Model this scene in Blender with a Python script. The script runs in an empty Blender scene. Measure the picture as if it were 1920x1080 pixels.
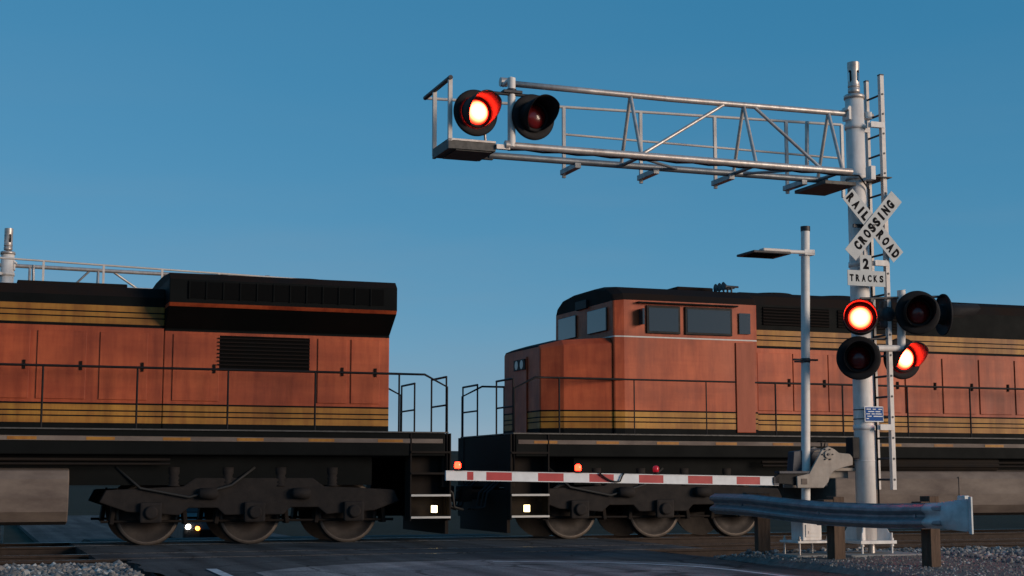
import bpy, bmesh, math, random
from mathutils import Vector, Matrix
random.seed(7)
R = math.radians
scene = bpy.context.scene
COL = scene.collection

# ------------------------------------------------------------------ camera
F = 2800.0                        # focal length in 1920-px pixels
HOR = 895.0                       # horizon row
CAMZ = 1.13
PITCH = math.atan((HOR - 540) / F)
cam = bpy.data.cameras.new("camera")
cam.sensor_width = 36
cam.lens = F / 1920 * 36
cam.clip_end = 6000
co = bpy.data.objects.new("camera", cam); COL.objects.link(co)
co.location = (0, 0, CAMZ)
co.rotation_euler = (R(90) + PITCH, 0, 0)
scene.camera = co

def ray(u, v):
    a = (u - 960) / F; b = -(v - 540) / F
    return Vector((a, math.cos(PITCH) - b * math.sin(PITCH), math.sin(PITCH) + b * math.cos(PITCH)))

# track frame: x runs along the rails (to the right), y away from the camera
TH = math.atan2(1 / math.cos(PITCH) * F, 7740)
TV = Vector((math.cos(TH), math.sin(TH), 0)); NV = Vector((-math.sin(TH), math.cos(TH), 0))
MY = 21.2
O = Vector((ray(1626, 1012).x / ray(1626, 1012).y * MY, MY, 0))
def W(s, n, z=0.0):
    return O + TV * s + NV * n + Vector((0, 0, z))
def sz(u, v, n):
    """(s, z) of the point of the upright plane n = const that the photo shows at u, v"""
    d = ray(u, v); c = Vector((0, 0, CAMZ))
    k = (n - (c - O).dot(NV)) / d.dot(NV)
    p = c + d * k
    return (p - O).dot(TV), p.z
def sn(u, v, z=0.0):
    d = ray(u, v); k = (z - CAMZ) / d.z
    p = Vector((0, 0, CAMZ)) + d * k
    return (p - O).dot(TV), (p - O).dot(NV)

# ------------------------------------------------------------------ materials
def mat(name, col, rough=0.5, metal=0.0, var=0.0, scale=4.0, col2=None, bump=0.0, bscale=30.0, stretch=(1, 1, 1), emit=None, estr=0.0, spec=0.5, detail=6.0, coat=0.0):
    m = bpy.data.materials.new(name); m.use_nodes = True
    nt = m.node_tree; b = nt.nodes["Principled BSDF"]
    b.inputs["Base Color"].default_value = (*col, 1)
    b.inputs["Roughness"].default_value = rough
    b.inputs["Metallic"].default_value = metal
    b.inputs["Specular IOR Level"].default_value = spec
    if coat: b.inputs["Coat Weight"].default_value = coat
    if emit:
        b.inputs["Emission Color"].default_value = (*emit, 1)
        b.inputs["Emission Strength"].default_value = estr
    tc = nt.nodes.new("ShaderNodeTexCoord"); mp = nt.nodes.new("ShaderNodeMapping")
    mp.inputs["Scale"].default_value = stretch
    nt.links.new(tc.outputs["Object"], mp.inputs["Vector"])
    if var:
        n = nt.nodes.new("ShaderNodeTexNoise"); n.inputs["Scale"].default_value = scale; n.inputs["Detail"].default_value = detail
        n.inputs["Roughness"].default_value = 0.65
        nt.links.new(mp.outputs["Vector"], n.inputs["Vector"])
        cr = nt.nodes.new("ShaderNodeValToRGB")
        cr.color_ramp.elements[0].position = 0.3; cr.color_ramp.elements[1].position = 0.72
        c2 = col2 or tuple(c * (1 - var) for c in col)
        cr.color_ramp.elements[0].color = (*c2, 1); cr.color_ramp.elements[1].color = (*col, 1)
        nt.links.new(n.outputs["Fac"], cr.inputs["Fac"])
        nt.links.new(cr.outputs["Color"], b.inputs["Base Color"])
        mr = nt.nodes.new("ShaderNodeMapRange")
        mr.inputs["To Min"].default_value = min(1, rough + 0.15); mr.inputs["To Max"].default_value = max(0.05, rough - 0.08)
        nt.links.new(n.outputs["Fac"], mr.inputs["Value"]); nt.links.new(mr.outputs["Result"], b.inputs["Roughness"])
    if bump:
        n2 = nt.nodes.new("ShaderNodeTexNoise"); n2.inputs["Scale"].default_value = bscale; n2.inputs["Detail"].default_value = 8
        nt.links.new(mp.outputs["Vector"], n2.inputs["Vector"])
        bp = nt.nodes.new("ShaderNodeBump"); bp.inputs["Strength"].default_value = bump; bp.inputs["Distance"].default_value = 0.02
        nt.links.new(n2.outputs["Fac"], bp.inputs["Height"]); nt.links.new(bp.outputs["Normal"], b.inputs["Normal"])
    return m

M = {}
M['galv'] = mat('galvanised_steel', (.84, .82, .79), .55, .0, .22, 11, bump=.05, bscale=25, stretch=(1, 1, .35))
M['tube'] = mat('aluminium_tube', (.66, .64, .62), .38, .5, .4, 9, detail=9)
M['chord_dark'] = mat('shaded_tube', (.30, .31, .32), .42, .5, .4, 9)  # darker copy of the tube metal; shade at the rear put into the colour
M['rail_white'] = mat('pale_aluminium', (.66, .63, .60), .5, .05, .18, 5)
M['dark_steel'] = mat('dark_steel', (.05, .05, .055), .5, .4, .4, 8)
M['grating'] = mat('grating', (.10, .095, .09), .6, .3, .4, 12)
M['black'] = mat('black_paint', (.012, .011, .012), .55, 0, .3, 8, spec=.2)
M['lamp_black'] = mat('lamp_black', (.020, .018, .019), .65, 0, .3, 8, spec=.15)
M['visor'] = mat('visor_lit', (.07, .055, .055), .6, 0, .2, 8, spec=.15)  # paler than lamp_black: part of the lit lamps' glow put into the colour
M['sign'] = mat('sign_sheeting', (.46, .48, .48), .55, 0, .12, 7)
M['sign_back'] = mat('sign_back', (.45, .45, .45), .4, .5, .2, 9)
M['letter'] = mat('sign_black', (.010, .010, .011), .7, 0, .2, 20, spec=.04)
M['blue'] = mat('sign_blue', (.02, .09, .30), .6, 0, .15, 12, spec=.1)
M['white'] = mat('white_sheeting', (.70, .71, .72), .45, 0, .15, 9)
M['red'] = mat('red_sheeting', (.42, .012, .018), .45, 0, .2, 9)
M['cast'] = mat('cast_housing', (.30, .27, .24), .55, .1, .25, 6, bump=.06, bscale=40)
M['cast_dark'] = mat('housing_shaded', (.022, .026, .042), .5, .1, .25, 7)  # navy copy of the casting colour, with shade of the left side painted in
M['concrete'] = mat('concrete', (.30, .29, .27), .9, 0, .35, 6, bump=.3, bscale=40)
M['wood'] = mat('treated_timber', (.11, .065, .04), .85, 0, .55, 5, bump=.4, bscale=14, stretch=(6, 6, .8))
M['beam'] = mat('guardrail_steel', (.34, .36, .38), .5, .5, .45, 7, stretch=(1, 1, 1), bump=.04, bscale=12)
M['terminal'] = mat('terminal_steel', (.62, .63, .62), .55, .1, .35, 7, bump=.08, bscale=9)
M['asphalt'] = None
M['orange'] = mat('orange_paint', (.51, .108, .034), .5, 0, .3, 1.1, col2=(.42, .085, .028), stretch=(1.0, 1.0, .25), coat=.0, spec=.35, bump=.02, bscale=3)
def grime(m, lo=.62, sc=1.3, k=1.0):
    nt = m.node_tree; b = nt.nodes["Principled BSDF"]; src = b.inputs["Base Color"].links[0].from_socket
    tc = nt.nodes.new("ShaderNodeTexCoord")
    for st, s_, a, z in (((1.5, 1.5, .12), sc * 1.2, lo + .06, .46), ((.45, 1, .8), sc, .60, .58), ((5, 5, .8), sc * 1.4, .86, .5), ((.10, 1, 1.8), sc * 1.2, .84, .5)):
        mp = nt.nodes.new("ShaderNodeMapping"); mp.inputs["Scale"].default_value = st; nt.links.new(tc.outputs["Object"], mp.inputs["Vector"])
        n = nt.nodes.new("ShaderNodeTexNoise"); n.inputs["Scale"].default_value = s_; n.inputs["Detail"].default_value = 7; n.inputs["Roughness"].default_value = .6
        nt.links.new(mp.outputs["Vector"], n.inputs["Vector"])
        cr = nt.nodes.new("ShaderNodeValToRGB"); e = cr.color_ramp.elements
        e[0].position = .33; e[1].position = z + .06; e[0].color = (a, a * .86, a * .8, 1); e[1].color = (1.04, 1.03, 1.02, 1)
        nt.links.new(n.outputs["Fac"], cr.inputs["Fac"])
        mx = nt.nodes.new("ShaderNodeMix"); mx.data_type = 'RGBA'; mx.blend_type = 'MULTIPLY'; mx.inputs["Factor"].default_value = k
        nt.links.new(src, mx.inputs[6]); nt.links.new(cr.outputs["Color"], mx.inputs[7]); src = mx.outputs[2]
    nt.links.new(src, b.inputs["Base Color"])
grime(M['orange']); grime(M['galv'], .75, 3, .25); grime(M['tube'], .7, 3, .45); grime(M['rail_white'], .75, 3, .25); grime(M['cast'], .7, 4, .3)
M['orange_d'] = mat('orange_paint_dusty', (.42, .078, .026), .5, 0, .35, 2.2, stretch=(1.6, 1.6, .3), spec=.35)
M['yellow'] = mat('yellow_paint', (.50, .25, .034), .5, 0, .25, 1.4, stretch=(1, 1, .4), spec=.35)
grime(M['yellow'], .62)
M['green'] = mat('dark_green_paint', (.007, .008, .008), .6, 0, .3, 2, spec=.06)
M['roof'] = mat('roof_grime', (.012, .011, .011), .7, 0, .5, 1.5, col2=(.020, .012, .009), spec=.05)
M['under'] = mat('underframe_grime', (.012, .010, .010), .8, 0, .5, 4, col2=(.022, .016, .012), spec=.15)
M['truck'] = mat('truck_frame', (.022, .017, .015), .8, 0, .5, 5, col2=(.012, .010, .010), bump=.15, spec=.3)
M['tank'] = mat('fuel_tank_dust', (.20, .155, .125), .75, 0, .45, 1.6, col2=(.09, .065, .055), stretch=(.7, 1, 1.8), bump=.1, bscale=8)
M['wheel'] = mat('wheel_steel', (.035, .026, .022), .65, .3, .4, 8)
M['worn_rim'] = mat('worn_wheel_rim', (.16, .13, .11), .5, .6, .4, 10)
M['tread'] = mat('polished_steel', (.5, .48, .46), .25, 1.0, .2, 10)
M['rust'] = mat('rail_rust', (.045, .028, .02), .75, .3, .4, 9)
M['tie'] = mat('timber_tie', (.040, .032, .028), .9, 0, .5, 5, bump=.4, bscale=15, stretch=(6, .8, 6))
M['glass'] = mat('window_glass', (.03, .032, .034), .06, 0, spec=.9)
M['rubber'] = mat('rubber', (.015, .015, .015), .7)
M['grille'] = mat('grille', (.006, .006, .006), .9, 0, spec=.03)
M['stone'] = None
M['chrome'] = mat('pale_paint', (.55, .53, .50), .45, 0, .15, 8)
M['lens_off'] = mat('red_lens_off', (.13, .006, .006), .22, 0, spec=.6)
M['lens_small_off'] = mat('small_red_lens_off_glow', (.35, .01, .02), .2, 0, emit=(1, .02, .04), estr=.10)  # unlit lens, given a faint red glow in its material
M['step_lamp'] = mat('step_lamp_lit', (.9, .8, .55), .3, emit=(1, .78, .38), estr=3.5)
M['headlamp'] = mat('headlamp_lit', (.9, .9, .9), .2, emit=(1, .88, .70), estr=30)
M['turn_lamp'] = mat('turn_lamp_lit', (.9, .35, .05), .2, emit=(1, .30, .04), estr=6)
M['car_paint'] = mat('car_paint', (.018, .018, .02), .35, .2, .1, 3)
M['car_glass'] = mat('car_glass', (.012, .012, .013), .1, 0, spec=.15)

def lens_lit(name, peak, edge, rad):
    """the lit lens: brightest on its axis, weaker at the rim, as an LED lens with a spread beam is"""
    m = bpy.data.materials.new(name); m.use_nodes = True
    nt = m.node_tree; b = nt.nodes["Principled BSDF"]
    b.inputs["Base Color"].default_value = (.3, .01, .01, 1); b.inputs["Roughness"].default_value = .25
    b.inputs["Emission Color"].default_value = (1, .021, .008, 1)
    tc = nt.nodes.new("ShaderNodeTexCoord"); sp = nt.nodes.new("ShaderNodeSeparateXYZ")
    nt.links.new(tc.outputs["Object"], sp.inputs[0])
    cx = nt.nodes.new("ShaderNodeCombineXYZ")
    nt.links.new(sp.outputs["X"], cx.inputs["X"]); nt.links.new(sp.outputs["Z"], cx.inputs["Y"])
    ln = nt.nodes.new("ShaderNodeVectorMath"); ln.operation = 'LENGTH'
    nt.links.new(cx.outputs[0], ln.inputs[0])
    mr = nt.nodes.new("ShaderNodeMapRange"); mr.interpolation_type = 'SMOOTHSTEP'
    mr.inputs["From Min"].default_value = rad * .30; mr.inputs["From Max"].default_value = rad
    mr.inputs["To Min"].default_value = peak; mr.inputs["To Max"].default_value = edge
    nt.links.new(ln.outputs["Value"], mr.inputs["Value"])
    nt.links.new(mr.outputs["Result"], b.inputs["Emission Strength"])
    return m
M['lens_on'] = lens_lit('red_lens_lit', 120, 1.6, .162)
M['lens_small_on'] = mat('small_red_lens_lit', (.5, .02, .02), .2, emit=(1, .012, .004), estr=18)

def asphalt():
    m = mat('asphalt', (.10, .098, .098), .9, 0, .35, .9, bump=.35, bscale=60, detail=9, spec=.2)
    nt = m.node_tree; b = nt.nodes["Principled BSDF"]
    base = b.inputs["Base Color"].links[0].from_socket
    tc = nt.nodes.new("ShaderNodeTexCoord"); mp = nt.nodes.new("ShaderNodeMapping"); mp.inputs["Scale"].default_value = (2.6, .10, 1)
    nt.links.new(tc.outputs["Object"], mp.inputs["Vector"])
    n = nt.nodes.new("ShaderNodeTexNoise"); n.inputs["Scale"].default_value = 1.0; n.inputs["Detail"].default_value = 5
    nt.links.new(mp.outputs["Vector"], n.inputs["Vector"])
    cr = nt.nodes.new("ShaderNodeValToRGB"); cr.color_ramp.elements[0].position = .35; cr.color_ramp.elements[1].position = .62
    cr.color_ramp.elements[0].color = (.45, .44, .44, 1); cr.color_ramp.elements[1].color = (1.15, 1.12, 1.1, 1)
    nt.links.new(n.outputs["Fac"], cr.inputs["Fac"])
    mx = nt.nodes.new("ShaderNodeMix"); mx.data_type = 'RGBA'; mx.blend_type = 'MULTIPLY'; mx.inputs["Factor"].default_value = .85
    nt.links.new(base, mx.inputs[6]); nt.links.new(cr.outputs["Color"], mx.inputs[7])
    # fine aggregate and cracks
    v = nt.nodes.new("ShaderNodeTexNoise"); v.inputs["Scale"].default_value = 55; v.inputs["Detail"].default_value = 3
    nt.links.new(tc.outputs["Object"], v.inputs["Vector"])
    cr2 = nt.nodes.new("ShaderNodeValToRGB"); cr2.color_ramp.elements[0].position = .35; cr2.color_ramp.elements[1].position = .7
    cr2.color_ramp.elements[0].color = (.6, .6, .6, 1); cr2.color_ramp.elements[1].color = (1.5, 1.5, 1.5, 1)
    nt.links.new(v.outputs["Fac"], cr2.inputs["Fac"])
    mx2 = nt.nodes.new("ShaderNodeMix"); mx2.data_type = 'RGBA'; mx2.blend_type = 'MULTIPLY'; mx2.inputs["Factor"].default_value = 1
    nt.links.new(mx.outputs[2], mx2.inputs[6]); nt.links.new(cr2.outputs["Color"], mx2.inputs[7])
    nt.links.new(mx2.outputs[2], b.inputs["Base Color"])
    return m
M['asphalt'] = asphalt()
def cracks(m):
    nt = m.node_tree; b = nt.nodes["Principled BSDF"]; src = b.inputs["Base Color"].links[0].from_socket
    tc = nt.nodes.new("ShaderNodeTexCoord"); n = nt.nodes.new("ShaderNodeTexNoise"); n.inputs["Scale"].default_value = 1.6; n.inputs["Detail"].default_value = 6
    nt.links.new(tc.outputs["Object"], n.inputs["Vector"])
    ad = nt.nodes.new("ShaderNodeMix"); ad.data_type = 'RGBA'; ad.inputs["Factor"].default_value = .22
    nt.links.new(tc.outputs["Object"], ad.inputs[6]); nt.links.new(n.outputs["Color"], ad.inputs[7])
    v = nt.nodes.new("ShaderNodeTexVoronoi"); v.feature = 'DISTANCE_TO_EDGE'; v.inputs["Scale"].default_value = .75
    nt.links.new(ad.outputs[2], v.inputs["Vector"])
    cr = nt.nodes.new("ShaderNodeValToRGB"); e = cr.color_ramp.elements; e[0].position = .004; e[1].position = .016; e[0].color = (.3, .3, .3, 1); e[1].color = (1, 1, 1, 1)
    nt.links.new(v.outputs["Distance"], cr.inputs["Fac"])
    v2 = nt.nodes.new("ShaderNodeTexVoronoi"); v2.inputs["Scale"].default_value = .45; nt.links.new(ad.outputs[2], v2.inputs["Vector"])
    cr2 = nt.nodes.new("ShaderNodeValToRGB"); cr2.color_ramp.interpolation = 'CONSTANT'; e = cr2.color_ramp.elements; e[0].color = (.80, .80, .82, 1); e[1].position = .35; e[1].color = (1.08, 1.06, 1.04, 1)
    nt.links.new(v2.outputs["Color"], cr2.inputs["Fac"])
    for q in (cr, cr2):
        mx = nt.nodes.new("ShaderNodeMix"); mx.data_type = 'RGBA'; mx.blend_type = 'MULTIPLY'; mx.inputs["Factor"].default_value = .9
        nt.links.new(src, mx.inputs[6]); nt.links.new(q.outputs["Color"], mx.inputs[7]); src = mx.outputs[2]
    nt.links.new(src, b.inputs["Base Color"])
cracks(M['asphalt'])
M['shoulder'] = mat('gravel_dirt', (.26, .225, .20), .95, 0, .6, 9, col2=(.10, .088, .08), bump=.9, bscale=45, detail=10)
M['line'] = mat('worn_white_line', (.72, .73, .74), .7, 0, .75, 7, col2=(.30, .30, .31), detail=10)

def stone():
    m = mat('ballast_stone', (.3, .3, .3), .85, 0, bump=.4, bscale=60)
    nt = m.node_tree; b = nt.nodes["Principled BSDF"]
    g = nt.nodes.new("ShaderNodeNewGeometry"); cr = nt.nodes.new("ShaderNodeValToRGB")
    e = cr.color_ramp.elements; e[0].color = (.07, .07, .075, 1); e[1].color = (.42, .42, .41, 1)
    x = e.new(.45); x.color = (.17, .165, .16, 1); y = e.new(.75); y.color = (.24, .20, .17, 1)
    nt.links.new(g.outputs["Random Per Island"], cr.inputs["Fac"]); nt.links.new(cr.outputs["Color"], b.inputs["Base Color"])
    return m
M['stone'] = stone()

# ------------------------------------------------------------------ mesh builder
class MB:
    def __init__(s): s.v = []; s.f = []; s.m = []; s.sm = []
    def add(s, vs, fs, mi=0, smooth=False):
        k = len(s.v); s.v += [tuple(v) for v in vs]
        for i, f in enumerate(fs):
            s.f.append([a + k for a in f]); s.m.append(mi[i] if isinstance(mi, list) else mi); s.sm.append(smooth)
    def box(s, c, d, mi=0, rot=None, bev=0.0):
        x, y, z = d[0] / 2, d[1] / 2, d[2] / 2
        bm = bmesh.new(); bmesh.ops.create_cube(bm, size=1, matrix=Matrix.Diagonal((d[0], d[1], d[2], 1)))
        if bev: bmesh.ops.bevel(bm, geom=bm.edges[:], offset=bev, segments=2, profile=.6, affect='EDGES')
        mt = Matrix.Translation(Vector(c)) @ (rot.to_4x4() if rot is not None else Matrix())
        bm.verts.index_update()
        s.add([mt @ v.co for v in bm.verts], [[v.index for v in f.verts] for f in bm.faces], mi); bm.free()
    def bx(s, x0, x1, y0, y1, z0, z1, mi=0, bev=0.0):
        s.box(((x0 + x1) / 2, (y0 + y1) / 2, (z0 + z1) / 2), (abs(x1 - x0), abs(y1 - y0), abs(z1 - z0)), mi, None, bev)
    def tube(s, a, b, r, seg=14, mi=0, r2=None, cap=True):
        a = Vector(a); b = Vector(b); d = (b - a).normalized(); r2 = r if r2 is None else r2
        u = d.orthogonal().normalized(); w = d.cross(u)
        vs = []
        for p, q in ((a, r), (b, r2)):
            vs += [p + (u * math.cos(t) + w * math.sin(t)) * q for t in [2 * math.pi * i / seg for i in range(seg)]]
        s.add(vs, [[i, (i + 1) % seg, seg + (i + 1) % seg, seg + i] for i in range(seg)], mi, True)
        if cap:
            k = len(s.v); s.v += [tuple(v) for v in vs]
            s.f += [[k + i for i in range(seg)][::-1], [k + seg + i for i in range(seg)]]; s.m += [mi, mi]; s.sm += [False, False]
    def path(s, pts, r, seg=10, mi=0):
        pts = [Vector(p) for p in pts]; rings = []
        u = None
        for i, p in enumerate(pts):
            d = (pts[min(i + 1, len(pts) - 1)] - pts[max(i - 1, 0)]).normalized()
            u = d.orthogonal().normalized() if u is None else (u - d * u.dot(d)).normalized()
            w = d.cross(u); rings.append([p + (u * math.cos(t) + w * math.sin(t)) * r for t in [2 * math.pi * k / seg for k in range(seg)]])
        vs = [v for q in rings for v in q]
        fs = [[i * seg + k, i * seg + (k + 1) % seg, (i + 1) * seg + (k + 1) % seg, (i + 1) * seg + k] for i in range(len(pts) - 1) for k in range(seg)]
        fs += [list(range(seg))[::-1], [(len(pts) - 1) * seg + k for k in range(seg)]]
        s.add(vs, fs, mi, True)
    def lathe(s, prof, axis='z', c=(0, 0, 0), seg=32, mi=0, smooth=True, close=True):
        """prof: (radius, height) pairs; axis z or -y"""
        c = Vector(c); vs = []
        for r, h in prof:
            for i in range(seg):
                t = 2 * math.pi * i / seg
                if axis == 'z': p = Vector((r * math.cos(t), r * math.sin(t), h))
                elif axis == 'y': p = Vector((r * math.cos(t), h, r * math.sin(t)))
                else: p = Vector((h, r * math.cos(t), r * math.sin(t)))
                vs.append(c + p)
        fs = [[j * seg + i, j * seg + (i + 1) % seg, (j + 1) * seg + (i + 1) % seg, (j + 1) * seg + i] for j in range(len(prof) - 1) for i in range(seg)]
        s.add(vs, fs, mi, smooth)
        if close:
            k = len(s.v) - len(vs)
            s.f += [[k + i for i in range(seg)], [k + (len(prof) - 1) * seg + i for i in range(seg)]]; s.m += [mi, mi]; s.sm += [False, False]
    def prism(s, poly, y0, y1, mi=0, plane='xz'):
        n = len(poly)
        def q(p, y): return (p[0], y, p[1]) if plane == 'xz' else ((p[0], p[1], y) if plane == 'xy' else (y, p[0], p[1]))
        vs = [q(p, y0) for p in poly] + [q(p, y1) for p in poly]
        fs = [list(range(n)), [n + i for i in range(n)][::-1]] + [[i, n + i, n + (i + 1) % n, (i + 1) % n] for i in range(n)]
        s.add(vs, fs, mi)
    def loft(s, xs, profs, segm):
        """sections along x; profs[i] = [(halfwidth, z)...] bottom to top; one material index per segment"""
        n = len(profs[0]); vs = []
        for x, p in zip(xs, profs):
            vs += [(x, -h, z) for h, z in p] + [(x, h, z) for h, z in p]
        fs = []; ms = []
        for i in range(len(xs) - 1):
            a = i * 2 * n; b = (i + 1) * 2 * n
            for k in range(n - 1):
                fs.append([a + k, b + k, b + k + 1, a + k + 1]); ms.append(segm[k])
                fs.append([a + n + k, a + n + k + 1, b + n + k + 1, b + n + k]); ms.append(segm[k])
            fs.append([a + n - 1, b + n - 1, b + 2 * n - 1, a + 2 * n - 1]); ms.append(segm[-1])
            fs.append([a, a + n, b + n, b]); ms.append(segm[0])
        for a in (0, (len(xs) - 1) * 2 * n):
            for k in range(n - 1):
                fs.append([a + k, a + k + 1, a + n + k + 1, a + n + k]); ms.append(segm[k])
        s.add(vs, fs, ms)
    def build(s, name, mats, parent=None, loc=None, rot=None, bevel=0):
        me = bpy.data.meshes.new(name); me.from_pydata(s.v, [], s.f)
        for m in (mats if isinstance(mats, (list, tuple)) else [mats]): me.materials.append(m)
        me.polygons.foreach_set('material_index', s.m); me.polygons.foreach_set('use_smooth', s.sm)
        bm = bmesh.new(); bm.from_mesh(me); bmesh.ops.recalc_face_normals(bm, faces=bm.faces[:]); bm.to_mesh(me); bm.free()
        me.update()
        o = bpy.data.objects.new(name, me); COL.objects.link(o)
        if parent: o.parent = parent
        if loc is not None: o.location = loc
        if rot is not None: o.rotation_euler = rot
        if bevel:
            b = o.modifiers.new('bevel', 'BEVEL'); b.width = bevel; b.segments = 2; b.limit_method = 'ANGLE'; b.angle_limit = R(40)
        return o

def tag(o, label=None, cat=None, group=None, kind=None):
    if label: o['label'] = label
    if cat: o['category'] = cat
    if group: o['group'] = group
    if kind: o['kind'] = kind
    return o
def thing(name, label, cat, s=0, n=0, z=0, yaw=0, group=None):
    o = bpy.data.objects.new(name, None); COL.objects.link(o)
    o.location = W(s, n, z); o.rotation_euler = (0, 0, TH + yaw); o.empty_display_size = .2
    return tag(o, label, cat, group)
def children(o): return [c for c in bpy.data.objects if c.parent == o]
def copy_tree(o, parent=None):
    c = o.copy(); COL.objects.link(c); c.parent = parent
    for ch in children(o): copy_tree(ch, c)
    return c

def text(body, h, width=None, bold=0.0, depth=.002, spacing=1.0):
    """letter outlines as MB-ready (verts, faces), centred, in the x-z plane facing -y"""
    cu = bpy.data.curves.new('t', 'FONT'); cu.body = body; cu.size = 1; cu.align_x = 'CENTER'; cu.align_y = 'CENTER'
    cu.offset = bold; cu.space_character = spacing; cu.resolution_u = 4
    ob = bpy.data.objects.new('t', cu); COL.objects.link(ob)
    dg = bpy.context.evaluated_depsgraph_get(); dg.update()
    me = bpy.data.meshes.new_from_object(ob.evaluated_get(dg))
    vs = [v.co.copy() for v in me.vertices]; fs = [list(p.vertices) for p in me.polygons]
    bpy.data.objects.remove(ob); bpy.data.meshes.remove(me); bpy.data.curves.remove(cu)
    x0 = min(v.x for v in vs); x1 = max(v.x for v in vs); y0 = min(v.y for v in vs); y1 = max(v.y for v in vs)
    kz = h / (y1 - y0); kx = width / (x1 - x0) if width else kz
    return [((v.x - (x0 + x1) / 2) * kx, 0, (v.y - (y0 + y1) / 2) * kz) for v in vs], fs

# ------------------------------------------------------------------ world, sun
SUN_AZ = R(117)                       # clockwise from the view direction
SUN_EL = R(10)
w = bpy.data.worlds.new("World"); scene.world = w; w.use_nodes = True
nt = w.node_tree; bg = nt.nodes["Background"]
sky = nt.nodes.new("ShaderNodeTexSky"); sky.sky_type = 'NISHITA'; sky.sun_disc = False
sky.sun_elevation = SUN_EL; sky.sun_rotation = SUN_AZ
sky.altitude = 300; sky.air_density = .7; sky.dust_density = 0; sky.ozone_density = 4
# hue of this evening's sky: one curve per colour channel
sp = nt.nodes.new("ShaderNodeSeparateColor"); cb = nt.nodes.new("ShaderNodeCombineColor")
nt.links.new(sky.outputs[0], sp.inputs[0])
for ch, (p, k) in enumerate(((1.1, .414), (.5, .807), (.4, 1.094))):
    pw = nt.nodes.new("ShaderNodeMath"); pw.operation = 'POWER'; pw.inputs[1].default_value = p
    ml = nt.nodes.new("ShaderNodeMath"); ml.operation = 'MULTIPLY'; ml.inputs[1].default_value = k
    nt.links.new(sp.outputs[ch], pw.inputs[0]); nt.links.new(pw.outputs[0], ml.inputs[0]); nt.links.new(ml.outputs[0], cb.inputs[ch])
tc = nt.nodes.new("ShaderNodeTexCoord"); mp = nt.nodes.new("ShaderNodeMapping"); mp.inputs["Scale"].default_value = (1.6, 1.6, 9)
nt.links.new(tc.outputs["Generated"], mp.inputs["Vector"])
nz_ = nt.nodes.new("ShaderNodeTexNoise"); nz_.inputs["Scale"].default_value = 2.2; nz_.inputs["Detail"].default_value = 5; nz_.inputs["Roughness"].default_value = .5; nt.links.new(mp.outputs["Vector"], nz_.inputs["Vector"])
rp = nt.nodes.new("ShaderNodeMapRange"); rp.interpolation_type = 'SMOOTHSTEP'; rp.inputs["From Min"].default_value = .38; rp.inputs["From Max"].default_value = .72; rp.inputs["To Min"].default_value = .02; rp.inputs["To Max"].default_value = .22
nt.links.new(nz_.outputs["Fac"], rp.inputs["Value"])
sx = nt.nodes.new("ShaderNodeSeparateXYZ"); nt.links.new(tc.outputs["Generated"], sx.inputs[0])
el = nt.nodes.new("ShaderNodeMapRange"); el.interpolation_type = 'SMOOTHSTEP'; el.inputs["From Min"].default_value = .30; el.inputs["From Max"].default_value = .03; el.inputs["To Min"].default_value = .10; el.inputs["To Max"].default_value = 1.6
nt.links.new(sx.outputs["Z"], el.inputs["Value"])
fm = nt.nodes.new("ShaderNodeMath"); fm.operation = 'MULTIPLY'; fm.use_clamp = True; nt.links.new(rp.outputs[0], fm.inputs[0]); nt.links.new(el.outputs[0], fm.inputs[1])
veil = nt.nodes.new("ShaderNodeMix"); veil.data_type = 'RGBA'; veil.inputs[7].default_value = (.85, 1.28, 1.70, 1)
nt.links.new(fm.outputs[0], veil.inputs["Factor"]); nt.links.new(cb.outputs[0], veil.inputs[6]); nt.links.new(veil.outputs[2], bg.inputs["Color"])
bg.inputs["Strength"].default_value = .15
sl = bpy.data.lights.new("sun", 'SUN'); sl.energy = 1.7; sl.angle = R(24); sl.color = (1, .80, .62)
so = bpy.data.objects.new("sun", sl); COL.objects.link(so)
sd = Vector((math.sin(SUN_AZ) * math.cos(SUN_EL), math.cos(SUN_AZ) * math.cos(SUN_EL), math.sin(SUN_EL)))
so.rotation_euler = (-sd).to_track_quat('-Z', 'Y').to_euler()
so.location = (20, -10, 20)

# ------------------------------------------------------------------ ground
NT, NF = 4.25, 8.55                   # centre lines of the near and far track
G = 1.435
RS0, RS1 = -9.75, -1.9                # road edges
def smooth(a, b, x):
    t = max(0, min(1, (x - a) / (b - a))); return t * t * (3 - 2 * t)
def zfar(n): return -.76 * smooth(10.6, 17, n)
def zroad(n): return zfar(n) - .03 * smooth(2.2, -2, n) - .05 * smooth(-2, -14, n)
def zground(s, n):
    if n > 10.4: z = -.12 + zfar(n)
    elif n > 2.3: z = -.20
    else: z = -.20 + .22 * smooth(2.3, 1.0, n) - .05 * smooth(-1.5, -12, n)
    if n < 2.5: z += .05 * math.exp(-((s - .2) / 1.8) ** 2 - ((n + .2) / 1.3) ** 2)
    if RS0 - .25 < s < RS1 + .25: z = min(z, zroad(n) - .07)
    return z
def grid(name, ss, ns, zf, m, kind='structure', jit=0):
    vs = [(s, n, zf(s, n) + (random.uniform(-jit, jit) if jit else 0)) for n in ns for s in ss]
    a = len(ss)
    b = MB(); b.add(vs, [[j * a + i, j * a + i + 1, (j + 1) * a + i + 1, (j + 1) * a + i] for j in range(len(ns) - 1) for i in range(a - 1)], 0, True)
    o = b.build(name, m); o.location = O; o.rotation_euler = (0, 0, TH)
    if kind: o['kind'] = kind
    return o
def fr(a, b, st):
    k = max(1, int(round((b - a) / st))); return [a + (b - a) * i / k for i in range(k + 1)]
ss = [-2500, -600, -200, -80, -40] + fr(-25, RS0 - .3, .5) + [RS0 - .2, RS0 + .2] + fr(RS0 + 1, RS1 - 1, 1.5) + [RS1 - .2, RS1 + .2] + fr(RS1 + .4, 12, .25) + [15, 20, 40, 80, 200, 600, 2500]
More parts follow.
